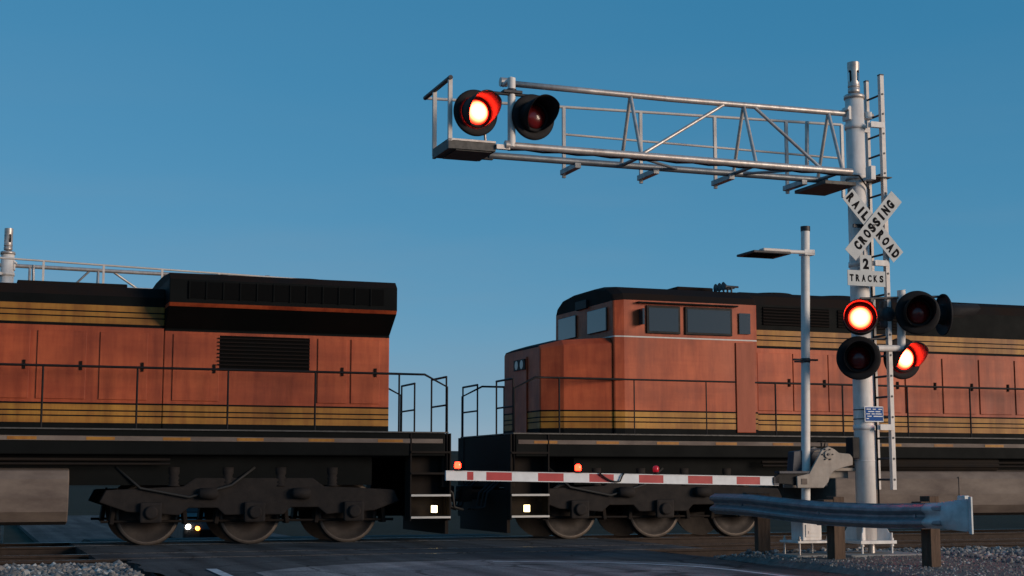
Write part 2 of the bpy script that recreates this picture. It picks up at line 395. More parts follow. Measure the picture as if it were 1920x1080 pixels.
ns = [-400, -100, -40, -24] + fr(-18, -4, 1) + fr(-3.6, 3, .2) + fr(3.4, 18, .4) + [24, 40, 80, 200, 800, 3000]
def field():
    m = M['shoulder'].copy(); m.name = 'ground_cover'; nt = m.node_tree; b = nt.nodes["Principled BSDF"]; src = b.inputs["Base Color"].links[0].from_socket
    tc = nt.nodes.new("ShaderNodeTexCoord"); sp = nt.nodes.new("ShaderNodeSeparateXYZ"); nt.links.new(tc.outputs["Object"], sp.inputs[0])
    mr = nt.nodes.new("ShaderNodeMapRange"); mr.inputs["From Min"].default_value = 10.8; mr.inputs["From Max"].default_value = 13.5
    nt.links.new(sp.outputs["Y"], mr.inputs["Value"])
    n = nt.nodes.new("ShaderNodeTexNoise"); n.inputs["Scale"].default_value = .35; n.inputs["Detail"].default_value = 8; nt.links.new(tc.outputs["Object"], n.inputs["Vector"])
    cr = nt.nodes.new("ShaderNodeValToRGB"); cr.color_ramp.elements[0].color = (.022, .020, .013, 1); cr.color_ramp.elements[1].color = (.060, .048, .030, 1); nt.links.new(n.outputs["Fac"], cr.inputs["Fac"])
    mx = nt.nodes.new("ShaderNodeMix"); mx.data_type = 'RGBA'; nt.links.new(mr.outputs["Result"], mx.inputs["Factor"]); nt.links.new(src, mx.inputs[6]); nt.links.new(cr.outputs["Color"], mx.inputs[7])
    r1 = nt.nodes.new("ShaderNodeMapRange"); r1.inputs["From Min"].default_value = 2.6; r1.inputs["From Max"].default_value = 3.6; nt.links.new(sp.outputs["Y"], r1.inputs["Value"])
    m2 = nt.nodes.new("ShaderNodeMix"); m2.data_type = 'RGBA'; m2.inputs[7].default_value = (.040, .034, .031, 1)
    nt.links.new(r1.outputs["Result"], m2.inputs["Factor"]); nt.links.new(src, m2.inputs[6]); nt.links.new(m2.outputs[2], mx.inputs[6])
    nt.links.new(mx.outputs[2], b.inputs["Base Color"]); b.inputs["Specular IOR Level"].default_value = .1
    return m
grid('ground', ss, ns, zground, field())
from mathutils import noise as nz
def zhill(s, n):
    k = smooth(300, 460, n) * (1 - smooth(620, 900, n))
    return -.9 + k * (10 + 5 * nz.noise((s * .006, n * .004, 3)) + 2.2 * nz.noise((s * .04, n * .02, 8)) + .8 * nz.noise((s * .15, n * .1, 1)))
grid('added_hills', fr(-1100, 1300, 6), fr(300, 900, 20), zhill, mat('added_hills_dark', (.05, .042, .030), .95, 0, .5, .05, col2=(.024, .025, .018), spec=.05))  # added ridge: keeps gaps under and between the locomotives dark against the sky

# the road, over the tracks: near part, panels at the rails, far part
b = MB()
def roadstrip(n0, n1, s0=RS0, s1=RS1, st=1.0, edge=0.0):
    nn = fr(n0, n1, st); sx = fr(s0, s1, .5)
    vs = []
    for n in nn:
        for i, s in enumerate(sx):
            e = 0
            if edge and i in (0, len(sx) - 1): e = random.uniform(-edge, edge)
            vs.append((s + e, n, zroad(n) + .004))
    a = len(sx)
    b.add(vs, [[j * a + i, j * a + i + 1, (j + 1) * a + i + 1, (j + 1) * a + i] for j in range(len(nn) - 1) for i in range(a - 1)], 0, True)
    b.add([(s0, n0, zroad(n0) - .09), (s1, n0, zroad(n0) - .09), (s1, n0, zroad(n0) + .004), (s0, n0, zroad(n0) + .004),
           (s0, n1, zroad(n1) - .09), (s1, n1, zroad(n1) - .09), (s1, n1, zroad(n1) + .004), (s0, n1, zroad(n1) + .004)],
          [[0, 1, 2, 3], [4, 7, 6, 5]])
    L = []
    for n in nn: L += [(s0, n, zroad(n) - .12), (s0, n, zroad(n) + .004), (s1, n, zroad(n) + .004), (s1, n, zroad(n) - .12)]
    b.add(L, [[j * 4 + k, j * 4 + k + 1, (j + 1) * 4 + k + 1, (j + 1) * 4 + k] for j in range(len(nn) - 1) for k in (0, 2)])
g2 = G / 2 + .036
roadstrip(-60, -16, st=4); roadstrip(-16, -4, st=.8); roadstrip(-4, NT - g2 - .09, st=.4, edge=.10)
for c in (NT, NF): roadstrip(c - g2 + .12, c + g2 - .12, RS0 - .4, RS1 + 1.2)
roadstrip(NT + g2 + .09, NF - g2 - .09, RS0 - .4, RS1 + 1.2)
roadstrip(NF + g2 + .09, 60, st=1.0)
o = b.build('road', M['asphalt']); o.location = O; o.rotation_euler = (0, 0, TH); o['kind'] = 'structure'

# the older, paler pavement of the approach, ending in a curved seam before the tracks
M['asphalt_pale'] = M['asphalt'].copy(); M['asphalt_pale'].name = 'worn_asphalt'
_t = M['asphalt_pale'].node_tree; _b = _t.nodes["Principled BSDF"]; _s = _b.inputs["Base Color"].links[0].from_socket
_m = _t.nodes.new("ShaderNodeMix"); _m.data_type = 'RGBA'; _m.blend_type = 'MULTIPLY'; _m.inputs["Factor"].default_value = 1; _m.inputs[7].default_value = (3.0, 2.9, 2.9, 1)
_t.links.new(_s, _m.inputs[6]); _t.links.new(_m.outputs[2], _b.inputs["Base Color"])
seam = [sn(u, v) for u, v in ((478, 1072), (560, 1064), (640, 1059), (720, 1055.5), (800, 1053), (875, 1051), (953, 1050), (1040, 1050.3), (1120, 1051), (1175, 1051.8), (1220, 1053), (1270, 1054.3), (1313, 1056), (1345, 1058.5), (1370, 1061))]
b = MB(); rows = 60; vs = []
for s_, n_ in seam:
    for j in range(rows + 1):
        f = j / rows; n2 = n_ + (-60 - n_) * (f ** 2.2); vs.append((s_, n2, zroad(n2) + .009))
b.add(vs, [[i * (rows + 1) + j, i * (rows + 1) + j + 1, (i + 1) * (rows + 1) + j + 1, (i + 1) * (rows + 1) + j] for i in range(len(seam) - 1) for j in range(rows)], 0, True)
o = b.build('approach_road', M['asphalt_pale']); o.location = O; o.rotation_euler = (0, 0, TH); o['kind'] = 'structure'
def ribbon(name, pts, wd, m):
    """a painted line laid 4 mm over the road"""
    b = MB(); vs = []; pts = [Vector(p) for p in pts]
    for i, p in enumerate(pts):
        d = (pts[min(i + 1, len(pts) - 1)] - pts[max(i - 1, 0)]).normalized(); q = Vector((-d.y, d.x))
        for k in (-.5, .5):
            e = p + q * wd * k; vs.append((e.x, e.y, zroad(e.y) + .014))
    b.add(vs, [[2 * i, 2 * i + 1, 2 * i + 3, 2 * i + 2] for i in range(len(pts) - 1)])
    o = b.build(name, m); o.location = O; o.rotation_euler = (0, 0, TH); o['kind'] = 'structure'; return o
def densify(p, k=6):
    out = []
    for i in range(len(p) - 1):
        for j in range(k): out.append((p[i][0] + (p[i + 1][0] - p[i][0]) * j / k, p[i][1] + (p[i + 1][1] - p[i][1]) * j / k))
    return out + [p[-1]]
edge = [(-5.2, 1.02), (-4.6, .80), (-3.95, .47), (-3.4, -.02), (-3.02, -.65), (-2.86, -1.4), (-2.84, -2.5), (-2.84, -5), (-2.84, -9), (-2.84, -16), (-2.84, -50)]
ribbon('road_edge_line', densify(edge), .10, M['line'])
ribbon('road_edge_line', densify([(-9.0, .72), (-9.0, -.5), (-9.0, -1.8), (-9.0, -3), (-9.0, -8), (-9.0, -16), (-9.0, -50)]), .13, M['line'])

# ballast: loose stones, one object
def stones(name, regions, m):
    bm = bmesh.new(); bmesh.ops.create_icosphere(bm, subdivisions=1, radius=1)
    bv = [v.co.copy() for v in bm.verts]; bf = [[v.index for v in f.verts] for f in bm.faces]; bm.free()
    vs = []; fs = []
    for (s0, s1, n0, n1, cnt, r0, r1, zo) in regions:
        for _ in range(cnt):
            s = random.uniform(s0, s1); n = random.uniform(n0, n1)
            if RS0 - .1 < s < RS1 + .1 : continue
            r = random.uniform(r0, r1) * (1 if random.random() < .9 else 1.4)
            e = (random.uniform(.7, 1.3), random.uniform(.7, 1.3), random.uniform(.55, .95))
            mt = Matrix.Rotation(random.uniform(0, 6.28), 3, random.choice('XYZ')) @ Matrix.Rotation(random.uniform(0, 6.28), 3, 'Z')
            z = zground(s, n) + r * .25 + zo + random.uniform(0, zo)
            k = len(vs)
            for v in bv:
                q = mt @ Vector((v.x * e[0], v.y * e[1], v.z * e[2])) * r * random.uniform(.8, 1.15)
                vs.append((s + q.x, n + q.y, z + q.z))
            fs += [[a + k for a in f] for f in bf]
    me = bpy.data.meshes.new(name); me.from_pydata(vs, [], fs); me.materials.append(m); me.update()
    o = bpy.data.objects.new(name, me); COL.objects.link(o); o.location = O; o.rotation_euler = (0, 0, TH)
    return o
o = stones('ballast', [(-17, RS0 - .3, -1.6, 3.2, 9000, .022, .05, .015), (-17, RS0 - .3, 3.2, 10.6, 2500, .025, .05, .0),
                       (RS1 + .6, 12, 1.0, 3.4, 6500, .022, .045, .01), (RS1 + .3, 12, 3.4, 10.6, 3500, .025, .05, .0),
                       (.9, 7, -2.2, 1.2, 2600, .02, .045, .0), (RS1 + .15, 2, -4, 2.2, 3500, .006, .018, .0), (RS1+.2, .2, 1.4, 3.0, 900, .02, .045, .0)], M['stone'])
tag(o, kind='stuff')

# ------------------------------------------------------------------ railway tracks
def track(label, n):
    t = thing('railway_track', label, 'railway track', 0, n, 0, group=None)
    prof = [(-.075, -.172), (.075, -.172), (.075, -.160), (.012, -.14), (.012, -.045), (.036, -.035), (.036, -.006), (.030, 0), (-.030, 0), (-.036, -.006), (-.036, -.035), (-.012, -.045), (-.012, -.14), (-.075, -.160)]
    for sgn in (-1, 1):
        b = MB(); c = sgn * (G / 2 + .036); k = len(prof); vs = [(x, c + p[0], p[1]) for x in (-90, 110) for p in prof]
        fs = [[i, (i + 1) % k, k + (i + 1) % k, k + i] for i in range(k)]
        b.add(vs, fs, [1 if i == 7 else 0 for i in range(k)])
        b.build('rail', [M['rust'], M['tread']], t)
    b0 = MB(); b0.bx(-.115, .115, -1.3, 1.3, -.36, -.176, bev=.012)
    first = None
    xs = [x for x in fr(-20, 13.8, .53) if x < RS0 - .1 or x > RS1 + .3]
    for x in xs:
        if first is None: first = o = b0.build('sleeper', M['tie'], t)
        else: o = first.copy(); COL.objects.link(o); o.parent = t
        o.location = (x + random.uniform(-.03, .03), random.uniform(-.05, .05), 0); o.rotation_euler = (0, 0, random.uniform(-.02, .02))
    return t
track('empty rusty railway track in front of the orange train', NT)
track('railway track under the orange locomotives, the farther of two', NF)

# ------------------------------------------------------------------ cantilever signal
def S(u, v, n):
    s, z = sz(u, v, n); return Vector((s, n, z))
NB = .33                                   # bottom chords stand this far either side of the mast
zt = sz(1600.4, 180, 0)[1]                 # top of the mast
def cantilever(label):
    t = thing('cantilever_signal', label, 'signal gantry', 0, 0, 0, group='cantilever signal gantries at the crossing')
    z0 = sz(1626, 1013, 0)[1]
    # mast
    b = MB(); b.lathe([(.142, z0), (.140, 2.0), (.136, 4.0), (.134, zt - .03)], seg=40)
    for z in (z0 + 1.1, 3.4): b.lathe([(.144, z), (.144, z + .012)], seg=40)
    m = b.build('mast', M['galv'], t)
    b = MB(); b.lathe([(.150, zt - .05), (.150, zt), (.135, zt + .012)], seg=40); b.build('cap', M['tube'], m)
    b = MB(); b.bx(-.29, .29, -.29, .29, z0 - .04, z0 + .005); b.build('base_plate', M['galv'], t, bevel=.004)
    for a in range(4):
        b = MB(); ang = R(45 + 90 * a)
        b.prism([(.13, z0 + .006), (.36, z0 + .006), (.345, z0 + .05), (.17, z0 + .36), (.13, z0 + .36)], -.008, .008)
        b.build('gusset', M['galv'], t, rot=(0, 0, ang))
    for dx in (-1, 1):
        for dy in (-1, 1):
            b = MB(); b.tube((dx * .24, dy * .24, -.02), (dx * .24, dy * .24, z0 + .11), .016, 8)
            for z in (z0 - .075, z0 + .008): b.tube((dx * .24, dy * .24, z), (dx * .24, dy * .24, z + .03), .03, 6)
            b.build('anchor_bolt', M['galv'], t)
    b = MB(); b.bx(-.62, .62, -.55, .55, -.6, .085); b.build('foundation', M['concrete'], t, bevel=.02)
    b = MB(); b.tube((.0, -.1, .08), (.0, -.1, z0 - .03), .05, 12); b.build('conduit', M['tube'], t)
    # bell on top: post, collar and slotted drum
    zb = zt + .012; k = 1 / 132.0
    b = MB(); b.lathe([(.042, zb), (.042, zb + .03), (.080, zb + .03), (.088, zb + .045), (.088, zb + .09), (.080, zb + .095), (.080, zb + .11), (.088, zb + .115), (.088, zb + .15), (.08, zb + .155)], seg=28)
    # shell with four slots
    seg = 48; zz = [zb + .150, zb + .185, zb + .20, zb + .345, zb + .36, zb + .42, zb + .422, zb + .485]
    def rr(j): return .088 if j >= 5 else .084
    vs = [(rr(j) * math.cos(2 * math.pi * i / seg), rr(j) * math.sin(2 * math.pi * i / seg), z) for j, z in enumerate(zz) for i in range(seg)]
    fs = []
    for j in range(len(zz) - 1):
        for i in range(seg):
            ph = i % 12
            if j == 2 and ph < 5: continue
            if j in (1, 3) and 1 <= ph < 4: continue
            fs.append([j * seg + i, j * seg + (i + 1) % seg, (j + 1) * seg + (i + 1) % seg, (j + 1) * seg + i])
    fs.append([7 * seg + i for i in range(seg)])
    b.add(vs, fs, 0, False)
    bell = b.build('bell', M['tube'], t)
    b = MB(); b.lathe([(.06, zb + .16), (.06, zb + .44)], seg=20); b.build('sounder', M['dark_steel'], bell)
    # triangular truss
    tipT = S(950, 156, 0); mT = S(1583, 213, 0); mid = S(1260, 186, 0)
    bF0 = S(955, 272.5, -NB); bF1 = S(1592, 321.8, -NB)
    bR0 = Vector((bF0.x, NB, bF0.z)); bR1 = Vector((bF1.x, NB, bF1.z))
    b = MB(); b.path([tipT, tipT.lerp(mid, .5), mid, mid.lerp(mT, .5), mT, Vector((.30, 0, mT.z))], .042, 16)
    b.tube(tipT + Vector((-.09, 0, .01)), tipT + Vector((0, 0, .01)), .062, 16); b.build('top_chord', M['tube'], t)
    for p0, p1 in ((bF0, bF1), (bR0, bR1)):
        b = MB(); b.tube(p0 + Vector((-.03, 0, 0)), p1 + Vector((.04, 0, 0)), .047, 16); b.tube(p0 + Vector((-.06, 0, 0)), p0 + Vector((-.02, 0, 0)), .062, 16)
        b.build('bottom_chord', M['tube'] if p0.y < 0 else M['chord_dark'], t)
    def bot(x, n):
        f = (x - bF0.x) / (bF1.x - bF0.x); return Vector((x, n, bF0.z + (bF1.z - bF0.z) * f))
    def top(x):
        q = [tipT, mid, mT]; i = 0 if x < mid.x else 1
        return q[i].lerp(q[i + 1], (x - q[i].x) / (q[i + 1].x - q[i].x))
    xv = [S(1182, 186, 0).x, S(1394, 202, 0).x, S(1553, 215, 0).x]
    for x in xv:
        for n in (-NB, NB):
            b = MB(); b.tube(top(x), bot(x, n), .026, 12); b.build('web_post', M['tube'], t)
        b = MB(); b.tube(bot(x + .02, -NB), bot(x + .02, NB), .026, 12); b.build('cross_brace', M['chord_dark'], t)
    for (u0, u1, v0, v1) in ((1360, 1200, 200, 290), (1412, 1542, 203, 318)):
        x0 = S(u0, v0, 0).x; x1 = S(u1, v1, -NB).x
        b = MB(); b.tube(top(x0), bot(x1, -NB), .024, 12); b.build('diagonal', M['tube'], t)
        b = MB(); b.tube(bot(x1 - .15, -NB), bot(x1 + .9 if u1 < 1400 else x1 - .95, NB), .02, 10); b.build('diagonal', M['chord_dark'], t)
    # clamps at the mast
    b = MB()
    b.bx(mT.x + .02, mT.x + .06, -.09, .09, mT.z - .10, mT.z + .10, bev=.01); b.tube((-.17, -.12, mT.z + .05), (-.17, .12, mT.z + .05), .02, 8)
    b.bx(.15, .26, -.05, .05, mT.z - .05, mT.z + .05)
    b.build('mast_clamp', M['galv'], t); b = MB()
    for n in (-NB, NB):
        b.bx(-.02, .06, n - .07, n + .07, bF1.z - .10, bF1.z + .10, bev=.01)
    b.bx(-.03, .03, -NB, NB, bF1.z - .09, bF1.z - .05)
    b.lathe([(.16, bF1.z - .04), (.16, bF1.z + .03)], seg=36)
    b.build('mast_clamp', M['galv'], t)
    # walkway: outriggers, planks, tip platform, landing at the mast
    NR = .78
    rail_pts = []
    for u, v in ((1057, 313), (1201, 323), (1340, 334), (1474, 345)):
        x = S(u, v, NR).x; z = bot(x, 0).z - .10
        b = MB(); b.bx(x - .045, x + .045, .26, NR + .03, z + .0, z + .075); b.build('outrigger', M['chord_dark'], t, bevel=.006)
    z = bot(-.4, 0).z
    b = MB(); b.bx(-.66, -.15, -.22, .62, z - .17, z - .12); b.bx(.13, .40, -.30, .34, z - .035, z - .02)
    b.build('landing', M['grating'], t, bevel=.004)
    xe = S(843, 265, -NB).x; xi = S(930, 272, -NB).x
    zp = bot(xe, 0).z
    b = MB()
    b.bx(xe, xi, -NB, -NB + .03, zp + .015, zp + .04, 1); b.bx(xe, xi, -NB + .01, -NB + .03, zp - .09, zp + .012); b.bx(xe, xi, NB - .02, NB + .01, zp - .09, zp + .03)
    b.bx(xe - .02, xe + .02, -NB - .02, NB + .03, zp - .10, zp + .03)
    b.bx(xi - .03, xi, -NB + .03, NB, zp - .09, zp + .0)
    for i in range(9):
        y = -NB + .06 + i * .07; b.bx(xe + .02, xi, y, y + .035, zp - .09, zp - .06)
    b.bx(xe + .1, xi - .05, -NB + .04, NB - .04, zp - .105, zp - .092)
    b.bx(xi, bF0.x, -NB - .03, -NB + .03, zp - .06, zp + .0, 1); b.bx(xi, bF0.x, NB - .03, NB + .03, zp - .06, zp + .0)
    b.build('tip_platform', [M['grating'], M['tube']], t)
    # handrail
    hr = MB(); zr = []
    x0 = S(812, 163, .6).x; x1 = S(1580, 233, NR).x
    def hz(x): return bot(x, 0).z + .92
    za = S(829, 164, .45).z
    hr.bx(xe - .02, xe + .03, -NB - .02, -NB + .03, zp, S(845, 146, -NB).z)
    e0 = Vector((xe, -NB - .04, S(845, 146, -NB).z)); e1 = Vector((xe, NR, S(815, 163, NR).z))
    endp = Vector((xe, .35, 0))
    hr.bx(xe - .02, xe + .03, .33, .38, zp - .05, e0.z)
    o1 = MB(); o1.tube(e0, (xe, NR, e0.z), .03, 8); o1.build('end_rail', M['dark_steel'], t)
    xm = S(1578, 233, NR).x
    hzm = S(1578, 234, NR).z
    A = Vector((xe, NR, e0.z)); B = Vector((xm, NR, hzm))
    hr.tube(A, B, .021, 10)
    for u in (1057, 1201, 1340, 1474, 1578):
        x = S(u, 250, NR).x; f = (x - A.x) / (B.x - A.x); zz = A.z + (B.z - A.z) * f
        hr.bx(x - .022, x + .022, NR - .02, NR + .02, bot(x, 0).z - .14, zz)
    xs = S(1057, 250, NR).x
    hr.tube((xs, NR, S(1060, 252, NR).z), (xm, NR, S(1578, 297, NR).z), .017, 8)
    hr.build('handrail', M['rail_white'], t)
    b = MB(); b.tube(S(1513, 228, .5), S(1513, 315, .5), .03, 10); b.build('rail_post', M['tube'], t)
    b = MB(); pts = [Vector((.17, -.06, z0 + .3)), Vector((.165, -.05, bF1.z - .5)), Vector((.10, -.16, bF1.z - .2)), Vector((-.1, -.22, bF1.z - .02))]
    for i in range(1, 22):
        f = i / 21; p_ = bF1.lerp(bF0, f); pts.append(p_ + Vector((0, .06, -.03 - .018 * (i % 2))))
    b.path(pts, .013, 6); b.build('cable', M['black'], t)
    # lamp post at the tip
    b = MB(); x = bF0.x + .03
    b.tube((x, -NB + .0, bF0.z - .02), (x, -NB + .0, tipT.z - .02), .052, 18); b.tube((x, -NB, tipT.z - .03), (x, 0, tipT.z - .03), .03, 10)
    lp = b.build('lamp_post', M['galv'], t)
    b = MB(); zc = S(957, 172, -NB).z
    b.lathe([(.066, zc - .035), (.066, zc + .035)], c=(x, -NB, 0), seg=20); b.tube((x - .38, -NB - .02, zc - .04), (x + .40, -NB - .02, zc - .04), .022, 10)
    b.bx(x - .13, x + .13, -NB - .07, -NB + .07, zc - .03, zc + .01); b.build('lamp_bracket', M['dark_steel'], t, bevel=.006)
    # ladder
    def lad(u, v): return S(u, v, 0)
    xl = .31; zL0 = sz(1656, 918, 0)[1]; zL1 = sz(1640, 150, 0)[1]
    b = MB()
    for n in (-.22, .15):
        hw_ = .030 if n < 0 else .022
        b.bx(xl - hw_, xl + hw_, n - .034, n + .034, zL0, zL1, 0)
        b.bx(xl - hw_ - .002, xl + hw_ + .002, n - .036, n + .036, zL1 - .0, zL1 + .02, 1)
    ld = b.build('ladder', [M['rail_white'], M['dark_steel']], t)
    z = zL0 + .14; b = MB(); b.tube((xl, -.262, 0), (xl, .19, 0), .016, 8); rg = b.build('rung', M['dark_steel'], ld); rg.location.z = z
    z += .291
    while z < zL1 - .05:
        c_ = rg.copy(); COL.objects.link(c_); c_.parent = ld; c_.location.z = z; z += .291
    for v in (242, 498, 802):
        z = sz(1640, v, 0)[1]; b = MB()
        b.bx(.10, xl - .02, -.22, -.18, z - .035, z + .035); b.bx(.10, xl + .02, .11, .15, z - .03, z + .03); b.lathe([(.150, z - .035), (.150, z + .035)], seg=36)
        b.bx(.1, xl + .015, -.262, -.255, z - .04, z + .04)
        b.build('ladder_bracket', M['galv'], t)
    b = MB(); z = sz(1594, 840, 0)[1]; b.bx(-.25, -.14, -.09, .09, z - .15, z + .15, bev=.01); b.build('junction_box', M['black'], t)
    b = MB(); b.tube((.10, .15, .4), (.10, .15, 4.6), .018, 8); b.build('cable_conduit', M['dark_steel'], t)
    return t
near = cantilever('silver cantilever signal mast with ladder, carrying lit red lamps over the road')
fs, fz = sz(15, 473, 14.2)
farc = copy_tree(near)
farc.location = W(fs, 14.2, fz - zt); farc.rotation_euler = (0, 0, TH + math.pi)
tag(farc, 'distant cantilever signal mast and handrail showing above the roof of the train')

# ------------------------------------------------------------------ signal lamps
def lamp(label, u, v, n, yaw, lit, disc=.305, hood=.36, hr=.205, low=.16, a0=-62):
    s, z = sz(u, v, n)
    t = thing('signal_lamp', label, 'signal lamp', s, n, z, yaw - TH, group='round red crossing lamps')
    b = MB()
    b.lathe([(.10, .10), (.16, .02), (disc - .02, -.005), (disc, .012), (disc, .035), (disc - .012, .035), (disc - .03, .012), (.12, .03)], 'y', seg=48, close=False)
    b.build('background_disc', M['lamp_black'], t)
    b = MB(); b.lathe([(.03, .30), (.10, .28), (.135, .20), (.14, .05), (.14, .0)], 'y', seg=32); b.build('housing', M['lamp_black'], t)
    b = MB(); b.lathe([(max(hr, .17), -.002), (max(hr, .17), -.03), (.170, -.034), (.162, -.02)], 'y', seg=48, close=False); b.build('bezel', M['lamp_black'], t)
    b = MB(); b.lathe([(.001, -.088), (.05, -.084), (.09, -.074), (.125, -.058), (.15, -.034), (.162, -.005)], 'y', seg=40, close=False)
    b.build('lens', M['lens_on' if lit else 'lens_off'], t)
    # cutaway visor: long above, short below, open at the bottom
    seg = 40; a0 = R(a0); a1 = math.pi - a0; vs = []
    for i in range(seg + 1):
        a = a0 + (a1 - a0) * i / seg; c = math.sin(a)
        L = hood * (low + (1 - low) * max(0, min(1, (c + .85) / 1.35)) ** .8)
        for r in (hr, hr - .006):
            vs.append((r * math.cos(a), -.03, r * math.sin(a))); vs.append(((r + .004) * math.cos(a), -.03 - L, (r + .004) * math.sin(a)))
    fs = []
    for i in range(seg):
        a = i * 4; q = a + 4
        fs += [[a, a + 1, q + 1, q], [a + 2, q + 2, q + 3, a + 3], [a + 1, a + 3, q + 3, q + 1]]
    b = MB(); b.add(vs, fs, 0, True); b.build('visor', M['visor' if lit else 'lamp_black'], t)
    b = MB(); b.tube((0, .2, -.02), (0, .2, .16), .025, 10); b.bx(-.05, .05, .15, .26, .13, .18, bev=.008); b.build('bracket', M['dark_steel'], t)
    return t
V25 = R(24)
lamp('lit red lamp at the far end of the cantilever arm beside the tip platform', 893, 211, -.42, R(25), True)
lamp('unlit lamp on the cantilever arm, right of its glowing twin', 1001, 219, -.42, R(25), False)
lamp('lit red lamp facing the camera on the mast right below the tracks plate', 1613, 596, -.52, R(-13), True, disc=.24, hr=.225, low=.62, a0=-90, hood=.30)
lamp('unlit round lamp on the mast directly below a glowing lamp', 1610, 671, -.38, R(-10), False, disc=.305)
lamp('unlit lamp at the top of the short side pipe', 1721, 586, -.50, R(-6), False, disc=.312)
lamp('lit lamp behind the short side pipe with its visor pointing right', 1693, 672, -.02, R(17), True, disc=.300, hood=.36, low=.02, a0=-35)
lamp('dark lamp seen edge-on with a long visor pointing away to the right', 1771, 590, -.25, R(98), False, disc=.30, hood=.46, hr=.155, low=.3, a0=-8)

# brackets that hold the mast lamps (part of the near mast)
def inloc(u, v, n): return S(u, v, n)
b = MB()
b.tube(S(1690, 545, -.26), S(1690, 655, -.26), .058, 18)
b.tube(S(1690, 545, -.26), S(1690, 548, -.26) + Vector((0, 0, .03)), .062, 18)
b.tube(S(1645, 653, -.26), S(1692, 653, -.26), .045, 16)
b.tube((0, -.26, S(1645, 653, -.26).z), S(1650, 653, -.26), .03, 12)
b.build('side_pipe', M['galv'], near)
b = MB()
b.tube(S(1613, 560, -.30), S(1771, 556, -.20), .018, 8); b.tube(S(1610, 637, -.2), S(1668, 634, -.2), .016, 8)
b.tube((0, 0, S(1613, 562, -.3).z), (0, -.31, S(1613, 562, -.3).z), .03, 8); b.tube((0, 0, S(1613, 640, -.2).z), (0, -.22, S(1613, 640, -.2).z), .03, 8)
b.build('crossarm', M['dark_steel'], near)
p = S(1661, 590, -.18)
b = MB(); b.lathe([(.02, .16), (.09, .13), (.12, .05), (.125, -.03), (.10, -.08), (.03, -.10)], 'y', c=p, seg=24); b.box((p.x, p.y, p.z), (.16, .14, .40), bev=.05)
b.build('junction_box', M['dark_steel'], near)
# thin drop rod below the tip lamp
b = MB(); b.tube(S(909, 250, -.3), S(911, 276, -.3), .018, 8); b.build('drop_rod', M['tube'], near)

# ------------------------------------------------------------------ signs
cs, cz = sz(1637, 423, -.30)
t = thing('crossbuck_sign', 'white X-shaped crossbuck lettered RAIL ROAD CROSSING on the mast', 'sign', cs, -.30, cz)
def blade(ang, y, L=1.19, Wd=.228):
    b = MB(); r = Matrix.Rotation(-ang, 3, 'Y'); b.box((0, y, 0), (L, .004, Wd), 0, r)
    b.add([r @ Vector((x, y - .0032, z)) for x, z in ((-L / 2, -Wd / 2), (L / 2, -Wd / 2), (L / 2, Wd / 2), (-L / 2, Wd / 2))], [[0, 1, 2, 3]], 1)
    return b.build('blade', [M['sign_back'], M['sign']], t)
A1, A2 = R(48), R(-47)
b1 = blade(A1, -.014); b2 = blade(A2, .0)
def lettering(parent, items, y, ang, mt):
    b = MB(); r = Matrix.Rotation(-ang, 3, 'Y')
    for body, x, z, h, wd, bold in items:
        vs, fs = text(body, h, wd, bold)
        b.add([r @ Vector((v[0] + x, y, v[2] + z)) for v in vs], fs)
    return b.build('lettering', mt, parent)
lettering(b1, [(c, -.405 + i * .119, 0, .142, .088 if c != 'I' else .036, .065) for i, c in enumerate('CROSSING')], -.021, A1, M['letter'])
lettering(b2, [(c, x, 0, .142, .088 if c != 'I' else .036, .065) for c, x in zip('RAILROAD', (-.525, -.395, -.285, -.18, .172, .295, .41, .53))], -.006, A2, M['letter'])
b = MB(); b.tube((0, -.03, 0), (0, .16, 0), .02, 8); b.box((-.12, .09, 0), (.3, .03, .05)); b.build('bracket', M['dark_steel'], t)

s_, z_ = sz(1623, 494, -.24)
t = thing('track_count_sign', 'small plate with the number 2 between crossbuck and tracks plate', 'sign', s_, -.24, z_)
b = MB(); b.bx(-.095, .095, -.003, .003, -.12, .12); b.bx(-.095, .095, -.0062, -.0032, -.12, .12, 1); p = b.build('plate', [M['sign_back'], M['sign']], t)
lettering(p, [('2', 0, -.005, .155, .098, .05)], -.0085, 0, M['letter'])
b = MB(); b.tube((0, .0, .22), (0, .0, -.3), .02, 8); b.tube((0, .0, -.05), (-.06, .2, -.05), .015, 8); o = b.build('bracket', M['rail_white'], t); o.location = (0, .03, 0)
s_, z_ = sz(1624.5, 522, -.25)
t = thing('tracks_sign', 'wide white plate lettered TRACKS under the number 2', 'sign', s_, -.25, z_)
b = MB(); b.bx(-.31, .31, -.003, .003, -.11, .11); b.bx(-.31, .31, -.0062, -.0032, -.11, .11, 1); p = b.build('plate', [M['sign_back'], M['sign']], t)
lettering(p, [(c, -.245 + i * .098, 0, .10, .064, .045) for i, c in enumerate('TRACKS')], -.0085, 0, M['letter'])
s_, z_ = sz(1638.5, 776.5, -.17)
t = thing('notice_sign', 'small blue notice plate with white border on the mast', 'sign', s_, -.17, z_)
b = MB(); b.bx(-.155, .155, -.003, .003, -.108, .108)
b.bx(-.155, .155, -.0062, -.0032, -.108, .108, 1); b.bx(-.142, .142, -.0095, -.0065, -.095, .095, 2)
for (r, segs) in enumerate([[(.10, .06), (.0, .05), (-.09, .07)], [(-.05, .10), (.06, .08)], [(-.10, .06), (-.02, .05), (.07, .10)], [(-.08, .07), (.06, .15)], [(-.11, .04)]]):
    for x, wd in segs: b.bx(x - wd / 2, x + wd / 2, -.0125, -.0097, .062 - r * .033, .075 - r * .033, 1)
b.build('plate', [M['sign_back'], M['white'], M['blue']], t)
b = MB(); zb_ = [.065, -.065]
for q in zb_: b.lathe([(.147, q - .006), (.147, q + .006)], c=(-s_, .17, 0), seg=36)
b.build('strap', M['dark_steel'], t)

